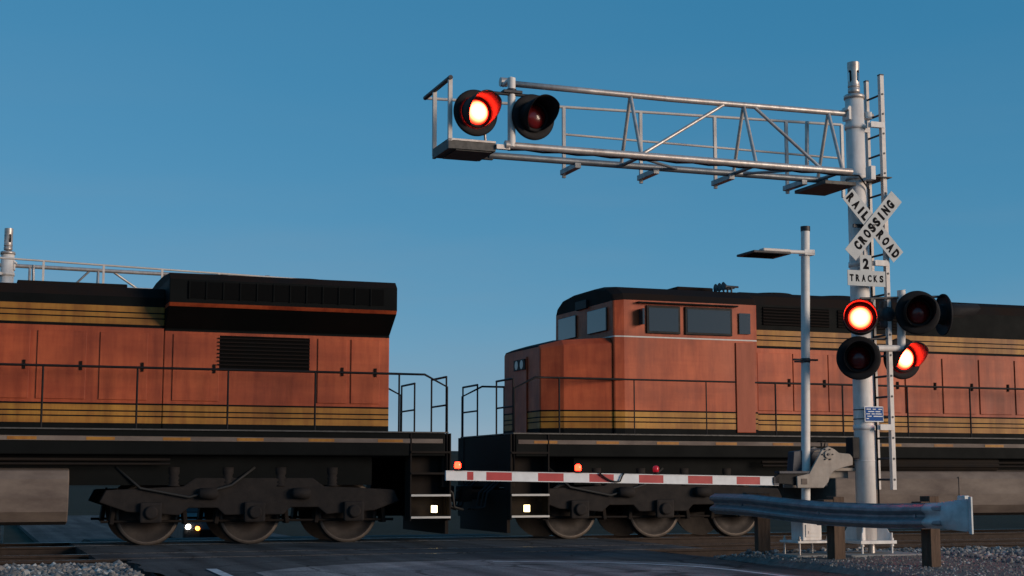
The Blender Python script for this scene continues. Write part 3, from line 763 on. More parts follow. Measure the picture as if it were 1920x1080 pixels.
# ------------------------------------------------------------------ crossing gate with lighting column
gs, gz = sz(1511, 1013, .12)
GN = .12
gate = thing('crossing_gate', 'lowered red and white crossing gate on a slim silver lighting column', 'crossing gate', gs, GN, 0)
def L(u, v, dn=0.0):
    s, z = sz(u, v, GN + dn); return Vector((s - gs, dn, z))
zpt = L(1510, 426).z; xt = L(1510, 430).x
b = MB(); b.tube((0, 0, gz), (xt, 0, zpt), .062, 28); post = b.build('column', M['galv'], gate)
b = MB(); b.tube((xt, 0, zpt - .06), (xt, 0, zpt + .01), .068, 28); b.build('cap', M['dark_steel'], post)
b = MB(); q = L(1510, 676); b.lathe([(.07, q.z - .03), (.07, q.z + .03)], c=(q.x, 0, 0), seg=28); b.bx(q.x - .19, q.x + .19, -.03, .03, q.z - .002, q.z + .022); b.tube((q.x - .18, 0, q.z - .02), (q.x - .02, -.05, q.z - .02), .012, 6)
b.build('clamp_band', M['dark_steel'], gate)
# luminaire
b = MB(); a0 = L(1518, 475); a1 = L(1468, 473)
b.tube(a0 + Vector((.02, -.08, 0)), a1 + Vector((0, -.08, 0)), .028, 12); b.bx(xt - .08, xt + .09, -.10, .07, a0.z - .04, a0.z + .04, bev=.01)
b.build('lamp_arm', M['galv'], gate)
h0 = L(1470, 476); h1 = L(1400, 476)
b = MB(); b.bx(h1.x, h0.x, -.20, .30, h0.z - .035, h0.z + .0, 0, bev=.012); b.bx(h1.x + .18, h0.x + .02, -.16, -.02, h0.z, h0.z + .045, 1, bev=.015); b.bx(h1.x + .05, h0.x - .1, -.14, .2, h0.z - .041, h0.z - .036, 2)
b.build('luminaire', [M['dark_steel'], M['rail_white'], M['grille']], gate)
# base
b = MB(); b.bx(-.14, .16, -.16, .16, gz, gz + .27, bev=.02); b.bx(-.10, .12, -.172, -.16, gz + .05, gz + .22, bev=.005)
b.bx(-.06, .08, -.18, -.172, gz + .10, gz + .13); b.lathe([(.10, gz + .27), (.075, gz + .36)], seg=24); b.build('base_casting', M['galv'], gate)
b = MB(); b.bx(-.27, .27, -.25, .25, gz - .03, gz); b.build('base_plate', M['galv'], gate, bevel=.004)
for dx in (-.22, .22):
    for dy in (-.2, .2):
        b = MB(); b.tube((dx, dy, -.02), (dx, dy, gz + .06), .014, 8); b.tube((dx, dy, gz), (dx, dy, gz + .025), .025, 6); b.build('anchor_bolt', M['tube'], gate)
b = MB(); b.bx(-.34, .34, -.32, .32, -.5, .075); b.build('foundation', M['concrete'], gate, bevel=.02)
# mechanism: two swept side castings round the column, hub, drive box, counterweight
cast = [(1493, 893), (1516, 888), (1540, 843), (1552, 837), (1563, 842), (1572, 849), (1592, 851), (1598, 858), (1598, 872), (1578, 877), (1562, 884), (1555, 893), (1552, 904), (1543, 915), (1494, 915)]
for y0, y1 in ((-.20, -.165), (.165, .20)):
    b = MB(); pl = [L(u, v, -.18) for u, v in cast]; b.prism([(p.x, p.z) for p in pl], y0, y1)
    o = b.build('side_casting', M['cast'], gate, bevel=.008)
b = MB(); pl = [L(u, v, -.16) for u, v in [(1497, 890), (1514, 887), (1538, 846), (1553, 840), (1500, 846)]]
b.prism([(p.x, p.z) for p in pl], .0, .163); b.build('drive_cover', M['cast_dark'], gate, bevel=.006)
p = L(1552, 852, -.21)
b = MB(); b.lathe([(.052, -.225), (.056, -.205), (.056, -.2)], 'y', c=(p.x, 0, p.z), seg=28)
hub = b.build('hub', M['cast'], gate)
b = MB(); b.lathe([(.016, -.24), (.018, -.22)], 'y', c=(p.x, 0, p.z), seg=14)
for i in range(6):
    a = i * math.pi / 3; b.lathe([(.010, -.222), (.011, -.2)], 'y', c=(p.x + .078 * math.cos(a), 0, p.z + .078 * math.sin(a)), seg=8)
b.build('bolt', M['dark_steel'], hub)
p0 = L(1500, 900, -.2); b = MB(); b.bx(p0.x + .02, p0.x + .11, -.207, -.2005, p0.z - .06, p0.z + .02); b.build('cover_plate', M['tank'], gate)
p0 = L(1556, 890, .0); p1 = L(1592, 880, 0)
b = MB(); b.bx(p0.x, p1.x, .02, .16, p0.z - .05, p1.z + .05, bev=.012); b.bx(p0.x - .05, p1.x + .05, -.1, .02, p1.z - .02, p1.z + .02); b.build('counterweight', M['cast'], gate)
p0 = L(1497, 845, .3); p1 = L(1538, 925, .3)
b = MB(); b.bx(p0.x + .06, p1.x - .02, .07, .16, p1.z + .1, p0.z - .02, bev=.015); b.build('mechanism_box', M['cast_dark'], gate)
b = MB(); b.tube(L(1540, 838, -.1), L(1540, 830, -.1), .012, 8); b.path([L(1545, 838, 0), L(1548, 826, 0), L(1532, 828, 0)], .01, 8); b.build('cable', M['black'], gate)
# arm adapter and arm
a0 = L(1500, 904, -.12); a1 = L(1455, 902, -.12)
b = MB(); b.prism([(a1.x - .06, a1.z - .03), (a1.x - .06, a1.z + .05), (a1.x + .10, a1.z + .13), (a0.x + .1, a0.z + .15), (a0.x + .1, a0.z - .06), (a1.x + .1, a1.z - .04)], -.15, -.09); b.build('arm_adapter', M['black'], gate, bevel=.006)
b = MB(); b.bx(a1.x + .02, a0.x + .12, -.19, -.05, a0.z + .12, a0.z + .15); b.bx(a1.x - .05, a1.x + .03, -.15, -.085, a1.z - .055, a1.z + .055); b.build('adapter_plate', M['cast_dark'], gate)
tip = L(836, 891.5, -.12); butt = L(1458, 902, -.12)
bounds = [836, 875, 887, 911, 959, 1008, 1056, 1104, 1150, 1197, 1243, 1289, 1335, 1380, 1424, 1458]
def armpt(u):
    x = L(u, 895, -.12).x; f = (x - tip.x) / (butt.x - tip.x); return x, tip.z + (butt.z - tip.z) * f
b = MB()
for i in range(len(bounds) - 1):
    x0, z0 = armpt(bounds[i]); x1, z1 = armpt(bounds[i + 1]); h = .052; y = -.135
    mi = 1 if i % 2 else 0
    b.add([(x0, y, z0 - h), (x1, y, z1 - h), (x1, y, z1 + h), (x0, y, z0 + h)], [[0, 1, 2, 3]], mi)
    b.add([(x0, -.105, z0 - h), (x1, -.105, z1 - h), (x1, -.105, z1 + h), (x0, -.105, z0 + h)], [[3, 2, 1, 0]], mi)
x0, z0 = armpt(836); x1, z1 = armpt(1458)
for dz0, dz1 in ((.0525, .062), (-.062, -.0525)):
    vs = [(x, y, z + d) for x, z in ((x0, z0), (x1, z1)) for y in (-.141, -.099) for d in (dz0, dz1)]
    b.add(vs, [[0, 1, 3, 2], [4, 6, 7, 5], [0, 4, 5, 1], [2, 3, 7, 6], [0, 2, 6, 4], [1, 5, 7, 3]], 0)
for x, z in ((x0, z0), (x1, z1)): b.bx(x - .004, x + .004, -.14, -.10, z - .06, z + .06)
arm = b.build('gate_arm', [M['white'], M['red']], gate)
for u, lit in ((858, 1), (1084, 1), (1230, 0)):
    x, z = armpt(u); z += .062
    b = MB(); b.lathe([(.034, z), (.034, z + .018), (.026, z + .022), (.026, z + .03)], c=(x, -.12, 0), seg=16); b.bx(x - .05, x + .05, -.145, -.095, z - .002, z + .006); b.build('lamp_socket', M['black'], arm)
    b = MB(); b.lathe([(.036, z + .03), (.042, z + .05), (.042, z + .085), (.034, z + .105), (.012, z + .115)], c=(x, -.12, 0), seg=18); o = b.build('arm_lamp', M['lens_small_on' if lit else 'lens_small_off'], arm)
b = MB()
for u in (978, 1012, 1060, 1110, 1205, 1297, 1398):
    x, z = armpt(u); b.tube((x, -.12, z + .06), (x, -.12, z + .078), .008, 6)
b.build('cable_clip', M['black'], arm)
b = MB(); pts = []
for i in range(13):
    f = i / 12; x, z = armpt(1122 + 46 * f); pts.append((x, -.16, z + .07 - .115 * math.sin(math.pi * (f * .72 + .02)) ** 1.0 if f < .9 else z + .02 + (f - .9) * .5))
b.path(pts, .011, 8); b.build('cable', M['black'], arm)
x0_, z0_ = armpt(872); x1_, z1_ = armpt(1440)
b = MB(); b.tube((x0_, -.12, z0_ + .066), (x1_, -.12, z1_ + .066), .005, 6); b.build('power_cable', M['black'], arm)

# ------------------------------------------------------------------ guardrail
gr = bpy.data.objects.new('guardrail', None); COL.objects.link(gr); gr.location = (0, 0, 0)
tag(gr, 'weathered W-beam steel guardrail on timber posts with flared end', 'guardrail')
def pt(u, v, Y):
    d = ray(u, v); return Vector((d.x / d.y * Y, Y, CAMZ + d.z / d.y * Y))
cl = [pt(1340, 944, 23.2), pt(1404, 947, 21.7), pt(1455, 953, 20.95), pt(1503, 958.5, 20.4), pt(1552, 963, 19.95), pt(1601, 965.5, 19.55), pt(1657, 967.5, 19.15), pt(1742, 967, 18.6), pt(1770, 967, 18.44)]
def catmull(P, k=6):
    out = []
    for i in range(len(P) - 1):
        a, b_, c, d = P[max(i - 1, 0)], P[i], P[i + 1], P[min(i + 2, len(P) - 1)]
        for j in range(k):
            t = j / k; out.append(.5 * ((2 * b_) + (c - a) * t + (2 * a - 5 * b_ + 4 * c - d) * t * t + (3 * b_ - a - 3 * c + d) * t ** 3))
    return out + [P[-1]]
cp = catmull(cl)
prof = [(0, -.156), (.0, -.146), (.02, -.136), (.072, -.108), (.083, -.095), (.083, -.068), (.072, -.055), (.02, -.025), (.005, -.012), (.005, .012), (.02, .025), (.072, .055), (.083, .068), (.083, .095), (.072, .108), (.02, .136), (0, .146), (0, .156)]
def sweep(path, profs, name, m, parent):
    b = MB(); vs = []; k = len(prof)
    for i, p in enumerate(path):
        d = path[min(i + 1, len(path) - 1)] - path[max(i - 1, 0)]; d.z = 0; d.normalize(); q = Vector((d.y, -d.x, 0))
        for o_, z in profs[i]: vs.append(p + q * o_ + Vector((0, 0, z)))
    b.add(vs, [[i * k + j, (i + 1) * k + j, (i + 1) * k + j + 1, i * k + j + 1] for i in range(len(path) - 1) for j in range(k - 1)], 0, name != 'beam')
    o = b.build(name, m, parent); sm = o.modifiers.new('solid', 'SOLIDIFY'); sm.thickness = .005; sm.offset = 0
    return o
bm_ = sweep(cp, [prof] * len(cp), 'beam', M['beam'], gr)
# flared terminal
d = (cl[-2] - cl[-3]).normalized(); q = Vector((d.y, -d.x, 0))
tp = []; tprof = []
for i in range(15):
    f = i / 14
    tp.append(cl[-2] + d * (-.04 + .62 * f) + q * (.008 - .03 * f * f) + Vector((0, 0, 0)))
    hk = 1 + .26 * smooth(.25, 1.0, f); flat = 1 - smooth(0.0, .55, f)
    tprof.append([(o_ * flat + .055 * (1 - flat) * (1 - (z / .156) ** 2) * (1 - .8 * smooth(.6, 1, f)) + .006, z * hk) for o_, z in prof])
sweep(tp, tprof, 'end_terminal', M['terminal'], gr)
e = tp[-1]
b = MB(); rot = Matrix.Rotation(math.atan2(d.y, d.x), 3, 'Z'); b.box(e + q * .015 + Vector((0, 0, 0)) + d * .02, (.045, .035, .45), 0, rot, .012)
b.box(e + Vector((0, 0, .20)) - d * .16 - q * .10, (.12, .10, .08), 0, rot, .02); b.build('terminal_lip', M['terminal'], gr)
for (u, v, Y, top) in ((1406, 1034, 21.3, 925), (1545, 1044, 19.9, 932), (1732, 1066, 18.5, 931)):
    g = pt(u, v, Y); tz = pt(u, top, Y).z
    i = min(range(len(cp)), key=lambda k: abs(cp[k].x - g.x)); dd = cp[min(i + 1, len(cp) - 1)] - cp[max(i - 1, 0)]; an = math.atan2(dd.y, dd.x)
    r = Matrix.Rotation(an, 3, 'Z'); qv = Vector((dd.y, -dd.x, 0)).normalized()
    face = cp[i].copy(); back = face - qv * .02; zc = cp[i].z
    blk = back - qv * .085; pos = back - qv * .27
    b = MB(); b.box((blk.x, blk.y, zc + .005), (.15, .165, .34), 0, r, .006); o = b.build('blockout', M['wood'], gr)
    b = MB(); b.box((pos.x, pos.y, (tz - .5) / 2 + .0), (.15, .19, tz + .5), 0, r, .006); o = b.build('post', M['wood'], gr)
    b = MB(); b.tube(face + qv * .005 + Vector((0, 0, 0)), face + qv * .028, .02, 8); b.build('bolt', M['beam'], gr)

# ------------------------------------------------------------------ locomotives
def loco():
    t = thing('locomotive', 'x', 'locomotive', 0, NF, 0, group='orange and yellow freight locomotives')
    OR, YE, GR, WH, RF = 0, 1, 2, 3, 4
    ML = [M['orange'], M['yellow'], M['green'], M['chrome'], M['roof']]
    low = [(1.90, GR), (2.03, YE), (2.135, GR), (2.158, YE), (2.22, GR), (2.243, YE), (2.335, GR), (2.365, OR)]
    upp = [(3.64, GR), (3.69, YE), (3.79, GR), (3.812, YE), (3.88, GR), (3.902, YE), (4.0, GR)]
    def sect(hw, tops, topw=None):
        """full hood profile; tops: list of (halfwidth, z) above the stripes"""
        P = [(hw, z) for z, _ in low + upp] + tops
        seg = [m for _, m in low + upp] + [RF] * (len(tops) - 1)
        return P, seg
    # underframe
    b = MB(); b.bx(.15, 21.25, -1.50, 1.50, 1.50, 1.90, 0, bev=.02)
    b.bx(.2, 21.2, -1.512, -1.502, 1.725, 1.80, 1); b.bx(.2, 21.2, 1.502, 1.512, 1.725, 1.80, 1)
    b.bx(1.4, 20, -1.2, 1.2, 1.00, 1.5, 0)
    for i in range(17):                                     # broken reflective strip along the sill
        for y0, y1 in ((-1.516, -1.5125), (1.5125, 1.516)): b.bx(.5 + i * 1.22, .95 + i * 1.22, y0, y1, 1.735, 1.785, 2)
    b.build('underframe', [M['green'], M['tank'], M['yellow']], t)
    b = MB(); b.bx(.1, 21.3, -1.53, -.95, 1.902, 1.925); b.bx(.1, 21.3, .95, 1.53, 1.902, 1.925); b.bx(.1, 1.0, -.95, .95, 1.902, 1.925); b.bx(20.4, 21.3, -.95, .95, 1.902, 1.925); b.build('walkway', M['grating'], t)
    # nose
    zs = [z for z, _ in low] + [3.50]
    P0 = [(.98, z) for z in zs] + [(.90, 3.56), (.55, 3.58)]
    P1 = [(1.42, z) for z in zs[:-1]] + [(1.42, 3.60), (1.30, 3.72), (.8, 3.75)]
    Pm = [(1.22, z) for z in zs[:-1]] + [(1.22, 3.56), (1.10, 3.66), (.7, 3.69)]
    sg = [m for _, m in low] + [OR, GR]
    b = MB(); b.loft([.82, 1.2, 2.1], [P0, Pm, P1], sg); nose = b.build('nose', ML, t, bevel=.025)
    b = MB(); b.bx(.795, .818, -.33, .33, 1.95, 3.4, bev=.01); b.build('nose_door', M['orange'], nose)
    b = MB(); b.bx(.77, .815, -.30, .30, 3.16, 3.36); b.build('headlight_housing', M['black'], nose)
    for y in (-.14, .14):
        b = MB(); b.lathe([(.085, .765), (.09, .785)], 'x', c=(0, y, 3.26), seg=20); b.build('headlight', M['glass'], nose)
    # cab
    tops = [(1.50, 4.42), (1.44, 4.55), (1.15, 4.70), (.6, 4.76)]
    P = [(1.50, z) for z, _ in low] + [(1.50, 3.72), (1.50, 3.745)] + tops
    sg = [m for _, m in low] + [WH, OR] + [RF] * 3
    Pf = [(1.46, z) for z, _ in low] + [(1.46, 3.72), (1.46, 3.745)] + [(1.44, 4.40), (1.36, 4.52), (1.05, 4.66), (.5, 4.71)]
    b = MB(); b.loft([2.1, 2.3, 5.1], [Pf, P, P], sg); cab = b.build('cab', ML, t, bevel=.03)
    for y in (-1, 1):
        for x0, x1 in ((2.75, 3.45), (3.55, 4.55)):
            b = MB(); b.bx(x0, x1, y * 1.503, y * 1.535, 3.80, 4.33, bev=.012); fr_ = b.build('window_frame', M['black'], cab)
            b = MB(); b.bx(x0 + .045, x1 - .045, y * 1.533, y * 1.541, 3.845, 4.285); b.build('window_pane', M['glass'], fr_)
        b = MB(); b.bx(4.62, 5.02, y * 1.503, y * 1.525, 1.97, 3.68, bev=.01); b.build('cab_door', M['orange_d'], cab)
        b = MB(); b.bx(4.70, 4.94, y * 1.527, y * 1.533, 3.85, 4.25); b.build('door_window', M['glass'], cab)
        b = MB(); b.bx(2.55, 4.65, y * 1.50, y * 1.60, 4.36, 4.385); b.build('sun_shade', M['green'], cab)
        b = MB(); b.bx(2.60, 2.64, y * 1.51, y * 1.68, 3.95, 4.25); b.build('mirror', M['glass'], cab)
    for y in (-.75, .75):
        b = MB(); b.bx(2.06, 2.095, y - .45, y + .45, 3.86, 4.30, bev=.01); b.build('windshield', M['glass'], cab)
    b = MB(); b.bx(2.05, 2.12, -.28, .28, 4.38, 4.55, bev=.01); b.build('number_board', M['black'], cab)
    b = MB(); b.lathe([(.26, 4.73), (.25, 4.80), (.15, 4.86), (.02, 4.88)], c=(3.3, .3, 0), seg=24); b.build('antenna_dome', M['chrome'], cab)
    b = MB(); b.bx(3.9, 4.7, -.5, .5, 4.74, 4.86, bev=.03); b.build('air_conditioner', M['roof'], cab)
    b = MB()
    for i, y in enumerate((-.16, 0, .16)): b.lathe([(.02, 4.95), (.025, 4.7), (.09, 4.62)], 'x', c=(0, y - .9, 4.82), seg=14); b.tube((4.8, y - .9, 4.70), (4.8, y - .9, 4.82), .02, 8)
    b.build('horn', M['dark_steel'], cab)
    # hood sections
    P, sg = sect(1.02, [(1.02, 4.50), (.96, 4.68), (.80, 4.76), (.3, 4.78)]); sg = sg[:len(P) - 1]
    b = MB(); b.loft([5.1, 12.4], [P, P], sg); h1 = b.build('front_hood', ML, t, bevel=.015)
    P, sg = sect(.98, [(.98, 4.16), (.86, 4.33), (.3, 4.37)]); sg = sg[:len(P) - 1]
    b = MB(); b.loft([12.4, 16.4], [P, P], sg); h2 = b.build('engine_hood', ML, t, bevel=.015)
    # radiator: flared wings
    zz = [z for z, _ in low]
    P = [(1.0, z) for z in zz] + [(1.0, 3.60), (1.0, 3.64), (1.46, 3.98), (1.50, 4.04), (1.50, 4.08), (1.50, 4.44), (1.38, 4.55), (.5, 4.60)]
    sg = [m for _, m in low] + [GR, GR, OR, GR, GR, RF, RF]
    b = MB(); b.loft([16.4, 20.35], [P, P], sg); h3 = b.build('radiator_hood', ML, t, bevel=.015)
    for y in (-1, 1):
        b = MB(); b.bx(16.7, 20.1, y * 1.502, y * 1.512, 4.12, 4.40)
        b.build('radiator_screen', M['grille'], h3)
        b = MB()
        for i in range(12): b.bx(16.72 + i * .285, 16.74 + i * .285, y * 1.512, y * 1.53, 4.11, 4.41)
        b.build('screen_frame', M['green'], h3)
        # large black intake below the wing
        b = MB(); b.bx(17.3, 18.9, y * 1.003, y * 1.02, 2.95, 3.55); b.build('intake_screen', M['grille'], h3)
        b = MB()
        for i in range(9): b.bx(17.3, 18.9, y * 1.02, y * 1.045, 2.97 + i * .065, 2.99 + i * .065)
        b.build('louver', M['roof'], h3)
        # dynamic brake intakes on the front hood
        for x0, x1 in ((5.5, 7.0), (7.2, 8.7)):
            b = MB(); b.bx(x0, x1, y * 1.023, y * 1.034, 4.10, 4.46); b.build('intake_screen', M['grille'], h1)
            b = MB()
            for i in range(6): b.bx(x0, x1, y * 1.034, y * 1.055, 4.11 + i * .06, 4.13 + i * .06)
            b.build('louver', M['roof'], h1)
        # doors
        for hood, hw, xs in ((h1, 1.02, (5.35, 6.15, 6.95, 7.85, 8.75, 9.65, 10.55, 11.45)), (h2, .98, (12.55, 13.45, 14.35, 15.35)), (h3, 1.0, (16.55, 19.05, 19.65))):
            for x in xs:
                wd = .78 if hood is not h3 or x < 17 else .52
                b = MB(); b.bx(x, x + wd, y * (hw + .003), y * (hw + .022), 2.42, 3.55, bev=.006); dr = b.build('hood_door', M['orange'], hood)
                b = MB(); b.bx(x + wd - .10, x + wd - .06, y * (hw + .022), y * (hw + .045), 2.9, 3.05)
                b.build('latch', M['roof'], dr)
        for x in (5.9, 8.2): 
            b = MB(); b.bx(x, x + .9, y * 1.023, y * 1.04, 3.05 if x > 8 else 2.6, 3.45 if x > 8 else 2.85); 
        # handrails
        b = MB(); ye = y * 1.49
        xs = fr(1.0, 20.4, 1.49)
        for x in xs: b.tube((x, ye, 1.9), (x, ye, 2.93), .017, 8)
        b.tube((.95, ye, 2.93), (20.45, ye, 2.93), .021, 8)
        for x, e in ((.95, .12), (20.45, 21.28)): b.path([(x, ye, 2.93), (x + (e - x) * .5, ye, 2.93), (e, ye, 2.72), (e, ye, 1.25)], .02, 8)
        b.build('handrail', M['black'], t)
        # corner steps
        for x0, x1 in ((.06, .78), (20.62, 21.34)):
            b = MB()
            for x in (x0, x1): b.bx(x - .012, x + .012, y * 1.18, y * 1.52, .38, 1.9)
            for z in (.42, .80, 1.18, 1.55): b.bx(x0, x1, y * 1.20, y * 1.54, z, z + .035)
            b.bx(x0, x1, y * 1.18, y * 1.20, .40, 1.9, 0)
            for z in (.42, .80): b.bx(x0, x1, y * 1.54, y * 1.552, z, z + .035, 1)
            b.build('corner_step', [M['under'], M['chrome']], t)
    for x, y in ((.36, -1.57), (21.05, -1.57)):
        b = MB(); b.lathe([(.014, -.02), (.022, .0), (.022, .03)], 'y', c=(x, y, .62 if x < 3 else .56), seg=14); b.box((x, y + .06, .58), (.09, .07, .12)); b.build('step_lamp', M['step_lamp'], t)
    # roof equipment
    for x in (6.2, 7.7, 9.2):
        b = MB(); b.lathe([(.50, 4.70), (.50, 4.83), (.44, 4.83), (.44, 4.79)], c=(x, 0, 0), seg=28); b.build('roof_fan', M['roof'], h1)
    b = MB(); b.bx(12.7, 13.6, -.28, .28, 4.35, 4.50, bev=.03); b.build('exhaust_stack', M['roof'], h2)
    b = MB(); b.bx(14.0, 15.8, -.6, .6, 4.34, 4.42, bev=.02); b.build('roof_hatch', M['roof'], h2)
    for x in (17.3, 18.9):
        b = MB(); b.lathe([(.62, 4.56), (.62, 4.66), (.56, 4.66), (.56, 4.61)], c=(x, 0, 0), seg=30); b.build('roof_fan', M['roof'], h3)
    b = MB(); b.bx(20.355, 20.375, -.35, .35, 2.0, 3.4, bev=.008); b.build('end_door', M['orange_d'], h3)
    b = MB(); b.bx(20.36, 20.41, -.24, .24, 3.72, 3.9); b.build('headlight_housing', M['black'], h3)
    # end handrails, couplers, pilots
    for e, d in ((.12, -1), (21.28, 1)):
        b = MB()
        b = None
        for y in (-1, 1):
            b = MB(); b.tube((e, y * .55, 2.9), (e, y * 1.45, 2.9), .02, 8); b.tube((e, y * .55, 2.4), (e, y * 1.45, 2.4), .017, 8)
            for q in (.55, 1.45): b.tube((e, y * q, 1.9), (e, y * q, 2.9), .017, 8)
            b.build('end_rail', M['black'], t)
        b = MB(); b.bx(e - .06, e + .06, -1.40, 1.40, .95, 1.88, bev=.02); b.build('pilot', M['under'], t)
        b = MB(); b.prism([(-1.35, .14), (1.35, .14), (1.35, .90), (-1.35, .90)], e + d * .02, e + d * .08, 0, 'yz'); b.build('plow', M['under'], t)
        b = MB(); b.bx(min(e, e + d * .58), max(e, e + d * .58), -.10, .10, .72, .90, bev=.02); b.bx(min(e + d * .34, e + d * .57), max(e + d * .34, e + d * .57), -.20, .16, .68, .98, bev=.04); b.build('coupler', M['under'], t)
        for y in (-.9, -.7, -.45, .45, .7, .9):
            b = MB(); b.path([(e + d * .06, y, 1.05), (e + d * .3, y * 1.0, .85), (e + d * .34, y * .98, .6), (e + d * .52, y * .95, .55)], .022, 8)
            b.build('air_hose', M['rubber'], t)
    # fuel tank
    b = MB(); P = [(1.05, .36), (1.34, .42), (1.47, .58), (1.50, .80), (1.50, 1.10), (1.42, 1.24), (1.2, 1.28)]
    b.loft([6.75, 14.9], [P, P], [0] * 6); tank = b.build('fuel_tank', [M['tank']], t, bevel=.02)
    b = MB()
    for x in (7.6, 9.6, 11.6, 13.6): b.bx(x, x + .05, -1.512, 1.512, .62, 1.14)
    b.build('tank_strap', M['tank'], tank)
    for y in (-1.25, 1.25):
        b = MB(); b.lathe([(.03, 7.2), (.15, 7.25), (.17, 7.32), (.17, 10.6), (.15, 10.68), (.03, 10.72)], 'x', c=(0, y, 1.40), seg=20); b.build('air_reservoir', M['under'], t)
        b = MB(); b.tube((5.2, y * 1.12, 1.42), (16.5, y * 1.12, 1.42), .025, 8); b.tube((5.2, y * 1.14, 1.35), (16.5, y * 1.14, 1.35), .02, 8); b.build('brake_pipe', M['under'], t)
    # trucks
    for xc in (3.2, 17.95):
        b = MB()
        for y in (-1, 1):
            poly = [(-2.55, .72), (-2.45, .92), (-1.2, .98), (-1.0, 1.12), (1.0, 1.12), (1.2, .98), (2.45, .92), (2.55, .72), (2.1, .56), (1.25, .50), (1.1, .62), (.62, .62), (.5, .50), (-.5, .50), (-.62, .62), (-1.1, .62), (-1.25, .50), (-2.1, .56)]
            b.prism([(xc + p, z) for p, z in poly], y * 1.06, y * 1.22)
        b.bx(xc - .5, xc + .5, -1.06, 1.06, .8, 1.15)
        tr = b.build('truck_frame', M['truck'], t, bevel=.02)
        for ax in (-1.72, 0, 1.72):
            b = MB()
            for y in (-1, 1):
                c = (xc + ax, y * .755, .53)
                b.lathe([(.53, -.065 * y), (.535, .045 * y), (.47, .06 * y), (.44, .03 * y), (.20, .03 * y), (.18, .075 * y), (.02, .075 * y)], 'y', c=c, seg=40)
                b.lathe([(.555, -.068 * y), (.53, -.066 * y)], 'y', c=c, seg=40, close=False)
            b.lathe([(.09, -.7), (.09, .7)], 'y', c=(xc + ax, 0, .53), seg=16)
            for y in (-1, 1): b.lathe([(.530, .058 * y), (.525, .064 * y), (.478, .064 * y)], 'y', c=(xc + ax, y * .755, .53), seg=40, mi=1, close=False)
            b.build('wheelset', [M['wheel'], M['worn_rim']], tr)
            for y in (-1, 1):
                b = MB(); b.box((xc + ax, y * 1.27, .55), (.36, .10, .34), 0, None, .04); b.lathe([(.11, y * 1.30), (.11, y * 1.36), (.08, y * 1.37)], 'y', c=(xc + ax, 0, .55), seg=20); b.build('axle_box', M['truck'], tr)
        for y in (-1, 1):
            for ax in (-1.35, -.45, .45, 1.35):
                b = MB(); b.lathe([(.11, .98), (.11, 1.0), (.09, 1.02), (.11, 1.05), (.09, 1.08), (.11, 1.12), (.09, 1.15), (.11, 1.2), (.11, 1.3)], c=(xc + ax, y * 1.14, 0), seg=16); b.build('spring', M['truck'], tr)
            b = MB(); b.lathe([(.03, .0), (.09, .03), (.1, .30), (.03, .34)], 'x', c=(xc + .62, y * 1.28, .86), seg=16); b.build('brake_cylinder', M['truck'], tr); b = MB(); b.lathe([(.03, .0), (.09, .03), (.1, .30), (.03, .34)], 'x', c=(xc - .96, y * 1.28, .86), seg=16); b.build('brake_cylinder', M['truck'], tr)
            b = MB(); b.tube((xc - 2.5, y * 1.0, .40), (xc + 2.5, y * 1.0, .40), .022, 8)
            for ax in (-1.72, 0, 1.72):
                for dx in (-.62, .62):
                    b.box((xc + ax + dx * .95, y * .90, .50), (.07, .30, .30), 0, Matrix.Rotation(-.2 * dx, 3, 'Y'), .015); b.tube((xc + ax + dx * .95, y * 1.0, .40), (xc + ax + dx * .85, y * 1.0, .95), .02, 6)
            b.build('brake_rigging', M['under'], tr)
            b = MB(); b.path([(xc - 2.3, y * 1.2, 1.3), (xc - 1.9, y * 1.26, .95), (xc - 1.1, y * 1.28, .8), (xc - .4, y * 1.28, 1.0), (xc, y * 1.2, 1.3)], .022, 8); b.build('sand_hose', M['rubber'], tr)
    return t
lo1 = loco()
s_front = sz(952, HOR, NF - 1.5)[0]
lo1.location = W(s_front, NF, 0)
tag(lo1, 'orange locomotive with its cab and nose behind the signal mast')
lo2 = copy_tree(lo1)
lo2.location = W(s_front - 22.42, NF, 0)
tag(lo2, 'orange locomotive whose radiator end fills the left of the photo')

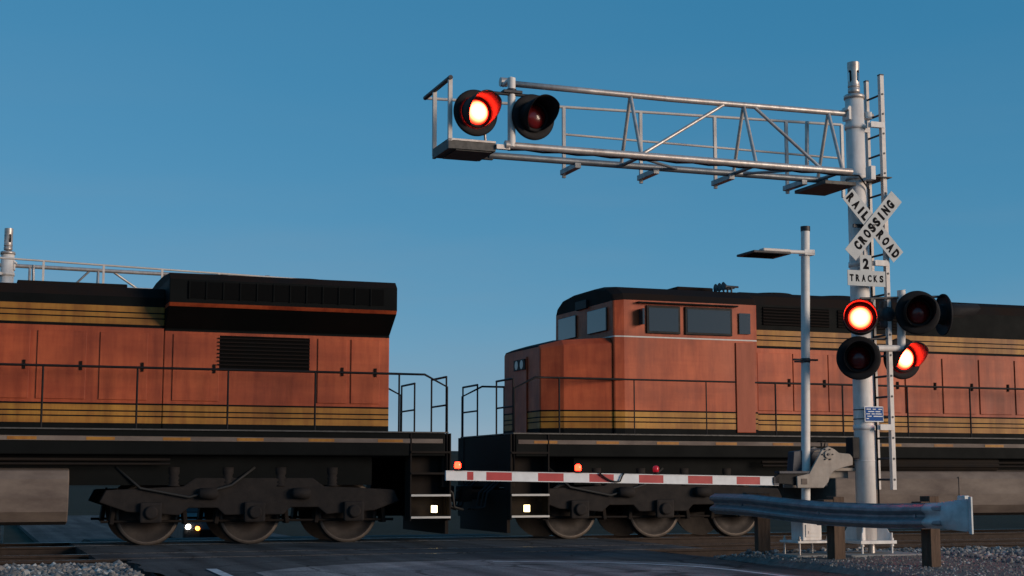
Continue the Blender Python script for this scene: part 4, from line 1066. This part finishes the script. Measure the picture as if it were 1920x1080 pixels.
# ------------------------------------------------------------------ waiting car beyond the train
YC = 36.0
cc = pt(415, 987, YC)
car = bpy.data.objects.new('waiting_car', None); COL.objects.link(car)
zc0 = cc.z - .68
car.location = (cc.x, cc.y, zc0); car.rotation_euler = (0, 0, TH)
tag(car, 'dark car waiting beyond the train with headlights on, glimpsed under it', 'car')
side = [(0, .35), (.02, .60), (.10, .78), (1.15, .98), (1.95, 1.42), (3.2, 1.46), (4.1, 1.02), (4.55, .95), (4.6, .4)]
b = MB(); b.prism([(x, z) for x, z in [(0, .30), (.0, .62), (.12, .82), (1.2, .98), (4.2, 1.0), (4.55, .92), (4.6, .35)]], -.9, .9, 0, 'xz')
o = b.build('body', M['car_paint'], car, rot=(0, 0, R(90)), bevel=.06)
b = MB(); b.prism([(1.2, .98), (1.95, 1.42), (3.2, 1.46), (4.1, 1.0)], -.74, .74, 0, 'xz'); o = b.build('cabin', M['car_glass'], car, rot=(0, 0, R(90)), bevel=.05)
b = MB(); b.prism([(1.9, 1.425), (3.25, 1.465), (3.2, 1.50), (1.98, 1.47)], -.72, .72, 0, 'xz'); b.build('roof', M['car_paint'], car, rot=(0, 0, R(90)))
b = MB(); b.bx(-.5, .5, -.03, .0, .42, .60); b.build('grille', M['grille'], car)
for x in (-.78, .78):
    b = MB(); b.lathe([(.02, -.04), (.04, -.036), (.055, -.01), (.055, .05)], 'y', c=(x, -.01, .68), seg=18); b.build('headlight', M['headlamp'], car)
    for y in (.85, 3.65):
        b = MB(); b.lathe([(.32, -.1), (.33, .08), (.2, .1)], 'x', c=(x, y, .33), seg=24); b.build('wheel', M['rubber'], car)
b = MB(); b.lathe([(.02, -.04), (.05, -.03), (.05, .03)], 'y', c=(-.56, -.01, .64), seg=14); b.build('turn_lamp', M['turn_lamp'], car)

# ------------------------------------------------------------------ render settings
scene.view_settings.view_transform = 'Standard'
scene.view_settings.look = 'None'
scene.view_settings.exposure = .66
scene.view_settings.gamma = 1
scene.cycles.use_denoising = True
scene.cycles.max_bounces = 6
scene.cycles.sample_clamp_indirect = 6
